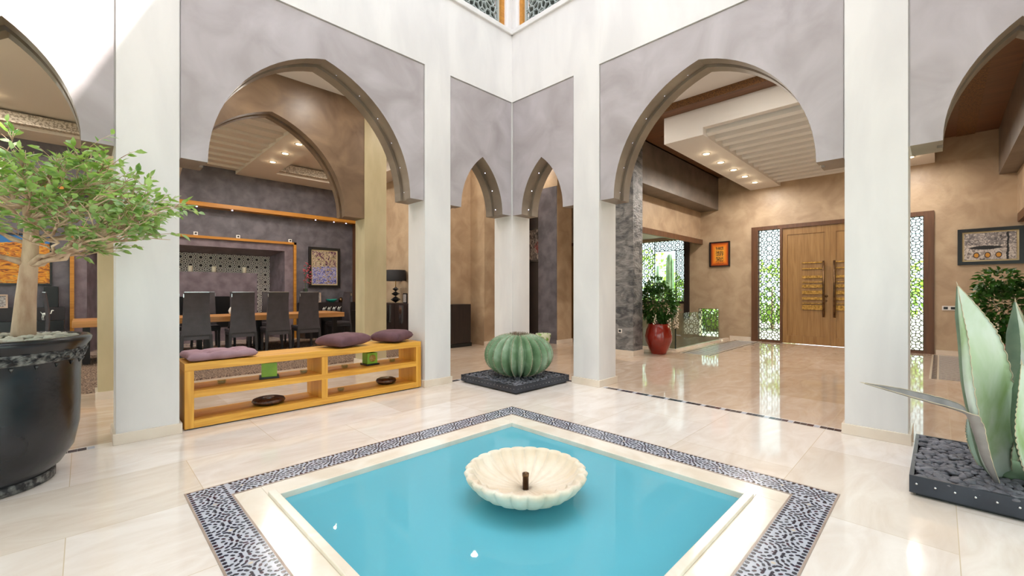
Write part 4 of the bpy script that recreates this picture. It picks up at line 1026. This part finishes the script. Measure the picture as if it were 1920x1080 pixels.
for i, e in enumerate(ends+[(.72, 1.62, .05), (.5, 1.58, -.2), (-.5, 1.62, .0), (.3, 1.56, .2), (-.3, 1.6, -.3), (.9, 1.64, -.15)]):
    st, r0 = starts[0 if e[1] < 1.77 else (1 if e[1] < 2.0 else (2 if i % 2 else 3))]
    e = (e[0]*.86, 1.47+(e[1]-1.47)*.66 if e[1] > 1.8 else e[1]-.03, e[2]*.9); E_ = clampp(LW(*e)); main = wig(st, E_, 6, .03); tb.tube(main, [r0*(1-.75*k/6) for k in range(7)], 6)
    for j in range(9 if i < len(ends) else 5):
        k = rnd.randint(3, 6); s0 = main[k]; dr = (E_-st).normalized()
        e2 = clampp(s0+(dr*rnd.uniform(.3, 1)+Vector((rnd.uniform(-1, 1), rnd.uniform(-1, 1), rnd.uniform(-.15, .5)))*.8).normalized()*rnd.uniform(.16, .32))
        br = wig(s0, e2, 4, .025); tb.tube(br, [.006, .005, .004, .003, .002], 5)
        for q in range(4):
            s1 = br[rnd.randint(1, 4)]; e3 = clampp(s1+((e2-s0).normalized()+Vector((rnd.uniform(-1, 1), rnd.uniform(-1, 1), rnd.uniform(-.4, .6)))*.9).normalized()*rnd.uniform(.06, .15))
            tb.tube([s1, (s1+e3)/2+Vector((0, 0, .008)), e3], [.0025, .002, .0012], 4)
            for w_ in range(rnd.choice((2, 3, 4))):
                p = s1.lerp(e3, .35+.65*w_/3); d = ((e3-s1).normalized()+Vector((rnd.uniform(-1, 1), rnd.uniform(-1, 1), rnd.uniform(-.7, .3)))*.9)
                add_leaf(lb_, p, d, rnd.uniform(.042, .078), rnd.uniform(.026, .044))
tb.build('trunk', MT['bark'], fc); lb_.build('foliage', MT['leaf'], fc)

# ================================================================ DINING ROOM CONTENTS
m, nt, b_ = newmat('brown shaggy rug'); b_.inputs['Roughness'].default_value = .95
v = coords(nt, 'Object'); n_ = N(nt, 'ShaderNodeTexNoise', i_Scale=55, i_Detail=4); nt.links.new(v, n_.inputs[0])
nt.links.new(ramp(nt, n_.outputs[0], [(.32, '#3f3029'), (.48, '#6f5848'), (.62, '#a48a74')]), b_.inputs['Base Color']); bump(nt, b_, n_.outputs[0], 1, .03); MT['rug'] = m
nx, ny = 300, 230; vs = []; fs = []
for i in range(nx+1):
    for j in range(ny+1):
        x, y = -6.6+i*(7.05/nx), 2.62+j*(4.2/ny)
        e = 0 if i in (0, nx) or j in (0, ny) else 1
        vs.append((x+random.uniform(-.006, .006), y+random.uniform(-.006, .006), .002+e*(.01+.012*abs(noise.noise(Vector((x*9, y*9, 0))))+random.uniform(0, .012))))
for i in range(nx):
    for j in range(ny): a = i*(ny+1)+j; fs.append((a, a+ny+1, a+ny+2, a+1))
b = MB(); b.add(vs, fs, True); tag(b.build('rug', MT['rug']), 'brown shaggy rug under the dining table', 'rug')

RZ = .038
o = thing('dining_table', 'long oak dining table with thick top and dark legs', 'table', (-2.64, 5.67, RZ))
b = MB(); b.box((-4.87, 5.15, .655), (-.41, 6.2, .76)); b.build('tabletop', MT['tabletop'], o, bevel=.004)
for x in (-4.75, -3.1, -2.2, -.62):
    for y in (5.27, 6.0): b = MB(); b.box((x, y, RZ), (x+.09, y+.09, .655)); b.build('leg', MT['black'], o)
def make_chair():
    c = thing('dining_chair', 'x', 'chair', (0, 0, 0), 0, 'dining chairs')
    # faces +y, back at y = 0
    b = MB(); n = 12; vs = []
    for i in range(n+1):
        t = i/n; z_ = .33+t*.86; hw = .235-.045*t-.012*math.sin(PI*t); yy = -.035+.05*math.sin(t*PI*.8)-.05*t
        vs += [(-hw, yy, z_), (hw, yy, z_), (hw, yy+.035, z_), (-hw, yy+.035, z_)]
    b.add(vs, [(i*4+k, i*4+(k+1) % 4, (i+1)*4+(k+1) % 4, (i+1)*4+k) for i in range(n) for k in range(4)]+[(0, 3, 2, 1), (n*4, n*4+1, n*4+2, n*4+3)])
    bk = b.build('backrest', MT['chairfab'], c, fix=True)
    b = MB(); b.box((-.185, -.05, 1.19), (.185, -.01, 1.2)); b.box((-.2, -.052, 1.1), (-.188, -.02, 1.16)); b.build('metal_trim', MT['chrome'], bk)
    b = MB(); b.box((-.22, .0, .42), (.22, .43, .48)); b.build('seat', MT['chairfab'], c, bevel=.012)
    b = MB(); b.box((-.215, -.03, .37), (.215, .41, .42)); b.build('seat_frame', MT['chairlac'], c)
    for sx in (-1, 1):
        b = MB(); b.hexa([(sx*.225-.02, -.06, 0), (sx*.225+.02, -.06, 0), (sx*.225+.02, -.02, 0), (sx*.225-.02, -.02, 0)], [(sx*.21-.024, -.036, .42), (sx*.21+.024, -.036, .42), (sx*.21+.024, .01, .42), (sx*.21-.024, .01, .42)]); b.build('leg', MT['chairlac'], c)
        b = MB(); b.box((sx*.19-.02, .37, 0), (sx*.19+.02, .41, .37)); b.build('leg', MT['chairlac'], c)
    return c
ch0 = make_chair(); used = False
def place_chair(x, y, rz, label):
    global used
    c = ch0 if not used else copy_tree(ch0); used = True
    c.location = (x, y, RZ); c.rotation_euler = (0, 0, rz); c['label'] = label
for x, lb in ((-3.29, 'charcoal high back dining chair on the near side, leftmost of the four'), (-2.56, 'charcoal high back dining chair on the near side, second from the left'), (-1.94, 'charcoal high back dining chair on the near side, third from the left'), (-1.34, 'charcoal high back dining chair on the near side, rightmost of the row')):
    place_chair(x, 4.79, 0, lb)
for x, lb in ((-3.5, 'leftmost'), (-2.87, 'second from the left'), (-2.2, 'third from the left'), (-1.55, 'rightmost')):
    place_chair(x, 6.62, PI, 'dark dining chair on the far side of the table, '+lb)
place_chair(-.14, 5.66, PI/2, 'dark dining chair at the right head of the table')
place_chair(-5.16, 5.7, -PI/2, 'dark dining chair at the left head of the table')

b = MB(); b.lathe((-2.52, 5.6, .761), [(.05, 0), (.1, .03), (.115, .09), (.09, .15), (.045, .18), (.05, .20), (.04, .2), (.03, .17)], 28)
tag(b.build('vase', MT['white']), 'white round vase on the dining table', 'vase')

# sideboards under the charcoal wall
def sideboard(x0, x1, lb):
    o = thing('sideboard', lb, 'sideboard', ((x0+x1)/2, 7.2, 0))
    b = MB(); b.box((x0, 6.95, 0), (x1, 7.3, .7)); b.build('body', MT['black'], o)
    b = MB(); b.box((x0, 7.3, 0), (x1, 7.49, .94)); b.build('upstand', MT['blackwall'], o)
sideboard(-8.5, -5.0, 'long black sideboard left of the niche'); sideboard(-.66, .84, 'short black sideboard right of the niche under the blue painting')
MT['figw'] = M('white painted metal', '#e8e6e0', rough=.5)
def camel(x, y, z_, k, lb, hump=True, name='camel_figurine', group=None, cat='figurine'):
    b = MB(); S = k
    def p(a, c): return (x+a*S, y, z_+c*S)
    b.ico(p(0, .62), .17*S, (1.5, .7, .8), sub=1)
    if hump: b.ico(p(0, .78), .12*S, (1, .7, 1.1), sub=1)
    b.tube([p(.2, .66), p(.36, .66), p(.42, .92)], [.07*S, .05*S, .045*S], 6); b.ico(p(.47, .94), .07*S, (1.5, .8, .8), sub=1)
    b.tube([p(-.22, .66), p(-.34, .5 if hump else .85)], [.03*S, .015*S], 5)
    for a in (-.19, -.1, .1, .19): b.tube([p(a, .55), p(a+(.04 if a > 0 else -.04), .28), p(a, 0)], [.035*S, .025*S, .025*S], 5)
    tag(b.build(name, MT['figw']), lb, cat, group)
ordn = ['first from the left', 'second from the left', 'middle one', 'fourth from the left', 'last on the right']
for i in range(5): camel(-.13+i*.135, 7.08, .7035, .125, 'tiny white camel figurine on the right black sideboard, '+ordn[i], group='white camel figurines')
camel(-5.02-.22, 7.08, .706, .19, 'white hound figurine on the left black sideboard', False, 'hound_figurine')
MT['palewood'] = M('pale wood frame', '#b79a86', '#c9ae9a', 8, .5)
MT['photo'] = M('faded snapshot print', '#5b4a50', '#c9c2bb', 12, .4, kind='Generated')
def stand_frame(x0, x1, y, z0, z1, lb, fm='palewood', rotx=0):
    o = thing('photo_frame', lb, 'photo frame', ((x0+x1)/2, y, z0)); t = .025
    b = MB(); b.box((x0, y-.02, z0), (x0+t, y, z1)); b.box((x1-t, y-.02, z0), (x1, y, z1)); b.box((x0+t, y-.02, z0), (x1-t, y, z0+t)); b.box((x0+t, y-.02, z1-t), (x1-t, y, z1)); b.build('frame', MT[fm], o)
    b = MB(); b.box((x0+t, y-.01, z0+t), (x1-t, y-.004, z1-t)); b.build('photo', MT['photo'], o)
    b = MB(); b.bar(((x0+x1)/2, y, z1-.06), ((x0+x1)/2, y+.09, z0), .03, .006); b.build('easel_back', MT['black'], o)
stand_frame(-.38, -.10, 7.38, .941, 1.21, 'pale framed photograph standing on the right black sideboard')
stand_frame(-6.1, -5.72, 7.38, .941, 1.19, 'pale framed group photograph on the left black sideboard')
b = MB(); b.lathe((.2, 7.38, .941), [(.05, 0), (.13, .05), (.15, .09), (.14, .09), (.11, .05), (.03, .02)], 28); tag(b.build('bowl', M('teal glass bowl', '#1f7f72', '#3aa392', 5, .15)), 'teal bowl on the right black sideboard', 'bowl')
b = MB(); b.lathe((.46, 7.38, .941), [(.06, 0), (.06, .09), (.05, .1), (.03, .13), (.001, .135)], 20); tag(b.build('jar', MT['bronze']), 'small bronze jar on the right end of the sideboard', 'jar')
b = MB(); b.box((-5.28, 7.32, .941), (-5.08, 7.46, 1.34)); tag(b.build('speaker', MT['black'], bevel=.006), 'small black box speaker beside the niche frame', 'speaker')
o = thing('orchid', 'red flowered orchid in a tall glass vase beside the niche frame', 'flowers in vase', (-.60, 7.1, .7))
b = MB(); b.lathe((-.60, 7.1, .701), [(.06, 0), (.055, .3), (.06, .62), (.055, .62), (.05, .02)], 18); b.build('vase', MT['glass'], o)
b = MB(); st = [(-.60, 7.1, .72), (-.60, 7.1, 1.3), (-.62, 7.1, 1.65), (-.54, 7.1, 1.95)]; b.tube(st, .006, 5); b.tube([(-.60, 7.1, .9), (-.58, 7.1, 1.3), (-.5, 7.1, 1.6)], .005, 5); b.build('stem', MT['leafdark'], o)
b = MB()
for k in range(40):
    p = Vector((-.56+random.uniform(-.09, .1), 7.1+random.uniform(-.05, .05), random.uniform(1.45, 2.0))); b.ico(p, .022, (1.3, .5, 1), sub=0)
b.build('blossom', M('dusty red petals', '#8a3038', '#b5606a', 20, .6), o)
for i, (x, lb) in enumerate(((-2.91, 'leftmost'), (-2.43, 'middle'), (-1.77, 'rightmost'))):
    o = thing('pillar_candle', 'cream pillar candle on the ledge inside the niche, '+lb+' of three', 'candle', (x, 8.12, 1.721), group='candles in the niche')
    b = MB(); b.lathe((x, 8.12, 1.721), [(.05, 0), (.05, .15), (.04, .152), (.001, .148)], 20); b.build('wax', M('ivory wax', '#e8dcc4', rough=.5), o)
    b = MB(); b.tube([(x, 8.12, 1.868), (x, 8.12, 1.885)], .002, 4); b.build('wick', MT['black'], o)

# ---------------------------------------------------------------- pictures
def painting(name, fnp, u0, u1, z0, z1, lb, mat, fr='black', fw=.06, mount=None, cat='painting'):
    """fnp(u, d, z): d = distance off the wall"""
    o = thing(name, lb, cat, fnp((u0+u1)/2, .0, z0)); b = MB()
    def bx(a0, a1, d0, d1, c0, c1): b.box(fnp(a0, d0, c0), fnp(a1, d1, c1))
    bx(u0, u0+fw, .002, .05, z0, z1); bx(u1-fw, u1, .002, .05, z0, z1); bx(u0+fw, u1-fw, .002, .05, z0, z0+fw); bx(u0+fw, u1-fw, .002, .05, z1-fw, z1); b.build('frame', MT[fr], o)
    i = fw
    if mount:
        b = MB(); bx(u0+fw, u1-fw, .004, .02, z0+fw, z1-fw); b.build('mount', MT[mount], o); i = fw+.03
    b = MB(); bx(u0+i, u1-i, .005, .028, z0+i, z1-i); b.build('canvas', mat, o)
    return o
MT['mountcream'] = M('cream mount board', '#cdb68a', '#d8c49c', 8, .6)
def artmat(name, build):
    m, nt, b = newmat(name); b.inputs['Roughness'].default_value = .5
    t = nt.nodes.new('ShaderNodeTexCoord'); s_ = nt.nodes.new('ShaderNodeSeparateXYZ'); nt.links.new(t.outputs['Generated'], s_.inputs[0])
    def mth(op, a, c=None, d=None):
        n = nt.nodes.new('ShaderNodeMath'); n.operation = op
        for i, q in enumerate((a, c, d)):
            if q is None: continue
            if isinstance(q, (int, float)): n.inputs[i].default_value = q
            else: nt.links.new(q, n.inputs[i])
        return n.outputs[0]
    def nz(scale, detail=4, dist=1, stretch=(1, 1, 1), off=0):
        mp = nt.nodes.new('ShaderNodeMapping'); mp.inputs['Scale'].default_value = stretch; mp.inputs['Location'].default_value = (off, off, off); nt.links.new(t.outputs['Generated'], mp.inputs[0])
        n = N(nt, 'ShaderNodeTexNoise', i_Scale=scale, i_Detail=detail, i_Distortion=dist); nt.links.new(mp.outputs[0], n.inputs[0]); return n.outputs[0]
    col = build(nt, s_, mth, nz); nt.links.new(col, b.inputs['Base Color']); return m
def a_orange(nt, s_, mth, nz):
    land = ramp(nt, nz(7, 6, 2, (1, 1, 2.6)), [(.3, '#3c2a22'), (.4, '#8a4a1e'), (.5, '#c9781e'), (.6, '#e0a02a'), (.7, '#7c6a4e')])
    f = mth('GREATER_THAN', mth('ADD', s_.outputs[2], mth('MULTIPLY', nz(3), .15)), .93)
    return mix(nt, f, land, lin('#2f6fae'))
def a_blue(nt, s_, mth, nz):
    low = ramp(nt, nz(6, 7, 2.5, (1, 1, 2.2)), [(.34, '#1c2140'), (.44, '#4b55b4'), (.52, '#c9c2d6'), (.6, '#6a5a3a'), (.7, '#b58a2e')])
    up = ramp(nt, nz(8, 8, 2, (1.4, 1, 1), 4), [(.34, '#3a2238'), (.44, '#6a3a52'), (.52, '#d8c6a4'), (.6, '#4a4630'), (.68, '#c5c06a')])
    return mix(nt, mth('GREATER_THAN', mth('ADD', s_.outputs[2], mth('MULTIPLY', nz(4), .3)), .66), low, up)
def a_dark(nt, s_, mth, nz):
    base_ = ramp(nt, nz(5, 7, 2), [(.34, '#1c1618'), (.5, '#5d5654'), (.68, '#9a918a')])
    d = mth('ADD', mth('POWER', mth('SUBTRACT', s_.outputs[1], .5), 2), mth('POWER', mth('SUBTRACT', s_.outputs[2], .42), 2))
    f = mth('MULTIPLY', mth('LESS_THAN', d, .035), mth('GREATER_THAN', nz(12, 4, 2), .48)); return mix(nt, f, base_, lin('#6e2426'))
def a_boat(nt, s_, mth, nz):
    # runs along y (horizontal) with y growing to the left of the picture
    u = mth('SUBTRACT', 1.0, s_.outputs[1]); v = s_.outputs[2]
    base_ = ramp(nt, nz(5, 8, 2, (1, 1.8, 1)), [(.3, '#39363a'), (.46, '#a79b95'), (.62, '#d6ccc4'), (.75, '#7a6f70')])
    up = mth('MULTIPLY', mth('GREATER_THAN', v, .55), mth('GREATER_THAN', nz(9, 6, 2), .48)); c = mix(nt, mth('MULTIPLY', up, .7), base_, lin('#5a565c'))
    bow = mth('SUBTRACT', .075, mth('MULTIPLY', mth('POWER', mth('SUBTRACT', u, .42), 2), .6))
    boat = mth('LESS_THAN', mth('ABSOLUTE', mth('SUBTRACT', v, .45)), mth('ADD', bow, mth('MULTIPLY', mth('SUBTRACT', nz(14), .5), .05))); c = mix(nt, boat, c, lin('#17161a'))
    mast = mth('LESS_THAN', mth('ABSOLUTE', mth('SUBTRACT', mth('ADD', u, mth('MULTIPLY', mth('SUBTRACT', nz(6), .5), .08)), .84)), .02); c = mix(nt, mast, c, lin('#1b1a1e'))
    for cu in (.24, .46, .67):
        d = mth('ADD', mth('MULTIPLY', mth('POWER', mth('SUBTRACT', u, cu), 2), 3), mth('POWER', mth('SUBTRACT', v, .17), 2))
        c = mix(nt, mth('LESS_THAN', d, .0125), c, lin('#3a2c28')); c = mix(nt, mth('LESS_THAN', mth('ADD', d, mth('MULTIPLY', nz(20), .006)), .009), c, lin('#c98a2c'))
    return c
def a_amber(nt, s_, mth, nz):
    u, v = s_.outputs[1], s_.outputs[2]
    e = mth('MAXIMUM', mth('ABSOLUTE', mth('SUBTRACT', u, .5)), mth('MULTIPLY', mth('ABSOLUTE', mth('SUBTRACT', v, .5)), .93))
    c = ramp(nt, e, [(.2, '#f0a63a'), (.33, '#e87a18'), (.42, '#b0480f'), (.47, '#2a1712')])
    inn = mth('MULTIPLY', mth('LESS_THAN', mth('ABSOLUTE', mth('SUBTRACT', u, .5)), .2), mth('LESS_THAN', mth('ABSOLUTE', mth('SUBTRACT', v, .46)), .36))
    g = mth('GREATER_THAN', nz(9, 1, 4), .5)
    gap = mth('GREATER_THAN', mth('FRACT', mth('MULTIPLY', mth('ADD', v, .1), 4.1)), .16)
    return mix(nt, mth('MULTIPLY', mth('MULTIPLY', inn, g), gap), c, lin('#2c2620'))
pl = lambda u, d, z: (u, YW-d, z)
pr = lambda u, d, z: (XD-d, u, z)
painting('painting', pl, -6.45, -5.17, 1.37, 2.33, 'orange desert landscape painting with a blue sky on the charcoal wall', artmat('orange landscape', a_orange), 'black', .03)
painting('painting', pl, -.39, .475, 1.35, 2.47, 'blue and plum street scene painting in a black frame right of the niche', artmat('blue street scene', a_blue), 'black', .07, 'mountcream')
painting('painting', pr, -5.8, -4.97, 1.75, 2.43, 'grey boat painting with three orange shapes in a black frame on the door wall', artmat('boat and fish', a_boat), 'black', .06, 'mountcream')
painting('wall_panel', pr, -.86, -.345, 1.9, 2.56, 'glowing amber panel with dark script blocks on the beige wall beside the door', artmat('amber script', a_amber), 'black', .02, cat='art panel')
painting('painting', lambda u, d, z: (3.77-d, u, z), 2.42, 3.14, 2.03, 2.92, 'grey and dark red painting on the dark panel wall behind the corner pillar', artmat('grey and red', a_dark), 'black', .04)
painting('painting', lambda u, d, z: (u, 3.2-d, z), .6+.36, 1.06, 1.7, 2.6, 'edge of a dark framed picture above the cabinet behind the corner', MT['wenge'], 'wenge', .01)

# ================================================================ CABINETS AND LAMP BEHIND THE ARCADE
o = thing('cabinet', 'dark wenge cabinet with steel handles carrying the black table lamp', 'cabinet', (.72, 4.4, RZ+0))
b = MB(); b.box((.52, 3.3, .0), (.93, 5.6, .96)); b.build('body', MT['wenge'], o)
for i in range(4):
    y0 = 3.34+i*.565; b = MB(); b.box((.50, y0, .1), (.52, y0+.55, .93)); dd = b.build('door', MT['wenge'], o)
    b = MB(); b.box((.48, y0+.2, .5), (.50, y0+.32, .92)); b.build('handle', MT['chrome'], dd)
o = thing('cabinet', 'low dark cabinet against the beige wall seen through the small left arch', 'cabinet', (1.25, 3.0, 0))
b = MB(); b.box((.97, 2.86, .08), (1.53, 3.19, .955)); b.build('body', MT['wenge'], o, bevel=.004)
b = MB(); b.box((.955, 2.845, 0), (1.545, 3.19, .08)); b.build('plinth', MT['black'], o)
o = thing('table_lamp', 'black table lamp with stacked diamond base and drum shade', 'lamp', (.72, 4.79, .96))
b = MB()
z_ = .961
for r_, h in ((.14, .17), (.12, .13), (.09, .12)):
    k0 = len(b.v); vs = [(.72+r_*a, 4.79+r_*c, z_+h/2) for a, c in ((1, 0), (0, 1), (-1, 0), (0, -1))]+[(.72, 4.79, z_-.0), (.72, 4.79, z_+h)]
    b.add(vs, [(0, 1, 5), (1, 2, 5), (2, 3, 5), (3, 0, 5), (1, 0, 4), (2, 1, 4), (3, 2, 4), (0, 3, 4)]); z_ += h-.01
b.build('base', MT['black'], o)
b = MB(); b.tube([(.72, 4.79, z_-.01), (.72, 4.79, 1.56)], .012, 8); b.build('stem', MT['brass'], o)
b = MB(); b.lathe((.72, 4.79, 1.5), [(.245, 0), (.235, .27), (.23, .27), (.24, 0)], 36); b.f.pop(); b.f.pop(); b.sm.pop(); b.sm.pop(); b.mi.pop(); b.mi.pop(); b.build('lamp_shade', M('black fabric shade', '#151315', '#1d1a1c', 40, .8), o)
stand = None
o = thing('photo_frame', 'small dark framed photo on the wenge cabinet beside the lamp', 'photo frame', (.7, 4.32, .961))
b = MB(); b.box((.69, 4.22, .961), (.71, 4.40, 1.2)); b.build('frame', MT['black'], o)
b = MB(); b.box((.685, 4.245, .985), (.692, 4.375, 1.175)); b.build('photo', MT['photo'], o)
b = MB(); b.lathe((2.62, 1.62, 0), [(.11, 0), (.15, .14), (.175, .29), (.165, .295), (.14, .14), (.1, .03)], 32)
tag(b.build('flower_pot', M('pale green patterned pot', '#7fae4a', '#d5dcc0', 7, .4, lo=.44, hi=.5)), 'empty pale green patterned pot behind the barrel cactus', 'pot')

# sockets and switches
def plate(name, c, u, n_, w_, h, lb, cat, dark=2):
    o = thing(name, lb, cat, c); c = Vector(c); u = Vector(u); n_ = Vector(n_)
    b = MB(); b.bar(c-u*w_/2+n_*.006, c+u*w_/2+n_*.006, .012, h, up=(0, 0, 1)); b.build('plate', MT['white'], o)
    for k in range(dark):
        p = c+u*w_*((k+.5)/dark-.5)+n_*.014; b = MB(); b.bar(p-u*w_/dark*.3, p+u*w_/dark*.3, .004, h*.55, up=(0, 0, 1)); b.build('insert', MT['black'], o)
plate('light_switch', (XD-.0, -4.86, .92), (0, 1, 0), (-1, 0, 0), .2, .085, 'white double switch plate beside the right sidelight of the front door', 'switch')
plate('socket', (2.73, -.28, .47), (0, 1, 0), (-1, 0, 0), .08, .08, 'small socket on the grey slate textured pillar', 'socket', 1)
plate('socket', (.08, 6.949, .42), (1, 0, 0), (0, -1, 0), .1, .1, 'left of two white sockets under the blue painting', 'socket', 1)
plate('socket', (.36, 6.949, .42), (1, 0, 0), (0, -1, 0), .1, .1, 'right of two white sockets under the blue painting', 'socket', 1)
b = MB(); b.box((3.1, -5.80, 2.5), (7.19, -5.72, 2.65)); tag(b.build('wood_lintel', MT['walnut']), 'dark wood lintel at the far right of the hall', 'lintel')
b = MB(); b.box((3.1, -6.05, 2.65), (7.2, -5.72, 3.4)); b.build('wall_hall_side', MT['beige'], kind='structure')

# ================================================================ HALL PLANTS
MT['redglaze'] = M('glossy red ceramic', '#7e1c10', '#962717', 3, .12, coat=.6)
def bush(b, c, rx, rz_, n, L, wd, ok=lambda p: True):
    for k in range(n):
        d = Vector((rnd.gauss(0, 1), rnd.gauss(0, 1), rnd.gauss(0, 1))).normalized(); q = rnd.uniform(.35, 1)**.5
        p = Vector(c)+Vector((d.x*rx*q, d.y*rx*q, d.z*rz_*q))
        if not ok(p): continue
        add_leaf(b, p, (d+Vector((rnd.uniform(-1, 1), rnd.uniform(-1, 1), rnd.uniform(-.8, .4)))*.7), L*rnd.uniform(.7, 1.2), wd, .5)
def red_plant(x, y, lb, scale=1):
    o = thing('potted_plant', lb, 'potted plant', (x, y, 0), group=None)
    b = MB(); b.lathe((x, y, 0), [(.15, 0), (.155, .03), (.2, .12), (.255, .26), (.265, .36), (.24, .48), (.205, .57), (.21, .6), (.2, .605), (.19, .57), (.21, .48)], 40); b.build('pot', MT['redglaze'], o)
    b = MB(); b.lathe((x, y, 0), [(.2, .5), (.2, .55)], 24); b.build('soil', MT['soil'], o)
    b = MB()
    for k in range(16):
        a = rnd.uniform(0, 2*PI); e = Vector((x+.22*math.cos(a), y+(.22 if y < -3 else .12)*math.sin(a), rnd.uniform(.9, 1.45))); s0 = Vector((x+.05*math.cos(a), y+.05*math.sin(a), .54)); b.tube([s0, s0.lerp(e, .5)+ZV*.1, e], [.01, .007, .003], 5)
    b.build('stem', MT['bark'], o)
    okf = lambda p: not (p.x < 3.22 and p.y > -.7) and not (p.y < -5.6)
    b = MB(); bush(b, (x, y, 1.0), .36, .38, 1500, .085, .05, okf); bush(b, (x-.05, y+.05, 1.38), .2, .16, 240, .08, .045, okf); b.build('foliage', MT['leafdark'], o)
    b = MB()
    for k in range(11):
        a = rnd.uniform(0, 2*PI); c = Vector((x+.33*math.cos(a), y+.33*math.sin(a), rnd.uniform(.66, 1.0)))
        if not okf(c): c = Vector((x+.1, y-.34, c.z))
        for q in range(16): b.ico(c+Vector((rnd.uniform(-.03, .03), rnd.uniform(-.03, .03), -q*.012)), .012, sub=0)
    b.build('blossom', M('cream hanging blossom', '#e3d2b8', '#f3ead9', 30, .7), o)
red_plant(3.42, -.74, 'leafy plant with cream hanging flowers in a glossy red pot beside the slate pillar')
red_plant(3.42, -5.3, 'leafy plant with cream flowers in the hall behind the agave')

# ================================================================ GARDEN SEEN THROUGH THE LATTICES
def shrub(x, y, h, r_, lb, mat, n=900):
    o = thing('garden_shrub', lb, 'shrub', (x, y, -.06), group='shrubs outside the entrance')
    b = MB(); b.tube([(x, y, -.06), (x, y, h*.6)], [.06, .03], 8); b.build('stem', MT['bark'], o)
    b = MB(); bush(b, (x, y, h*.55), r_, h*.47, n, .2, .11); b.build('foliage', mat, o)
MT['leafout'] = leafmat('sunny garden leaf', '#5d8a2c', '#a8c45a', '#b5d25a', .35)
for x, y, h, r_, lb in ((12.2, -.6, 2.3, 1.0, 'sunny shrub seen through the left sidelight of the front door'), (12.8, -3.4, 2.6, 1.1, 'shrub outside hidden mostly by the front door'), (11.6, -6.6, 2.4, 1.0, 'sunny shrub seen through the right sidelight of the front door'), (10.8, 2.2, 1.7, .8, 'low shrub seen through the stair window'), (12.5, 4.2, 3.0, 1.3, 'tall pale shrub behind the cacti outside the stair window'), (10.2, .6, .9, .6, 'low shrub seen through the small lattice window')):
    shrub(x, y, h, r_, lb, MT['leafout'])
o = thing('columnar_cactus', 'grey green columnar cactus outside the stair window', 'cactus', (8.9, 1.55, -.06))
b = MB()
def rib(r_, z_, t): return r_*(1+.1*math.cos(9*t))
b.lathe((8.9, 1.55, -.06), [(.10, 0), (.12, .5), (.12, 1.6), (.11, 2.3), (.07, 2.5), (.01, 2.54)], 54, rib)
b.build('main_stem', MT['cactus'], o)
for pts_ in ([(8.9, 1.55, .9), (8.9, 1.9, 1.0), (8.9, 1.95, 1.4), (8.9, 1.96, 2.1)], [(8.9, 1.55, .5), (8.9, 1.15, .6), (8.9, 1.05, 1.0), (8.9, 1.0, 1.55)], [(8.9, 1.55, .3), (8.95, 1.8, .4), (8.95, 1.85, .9), (8.95, 1.84, 1.3)]):
    b = MB(); b.tube(pts_, [.07, .08, .085, .05], 12); b.build('arm', MT['cactus'], o)
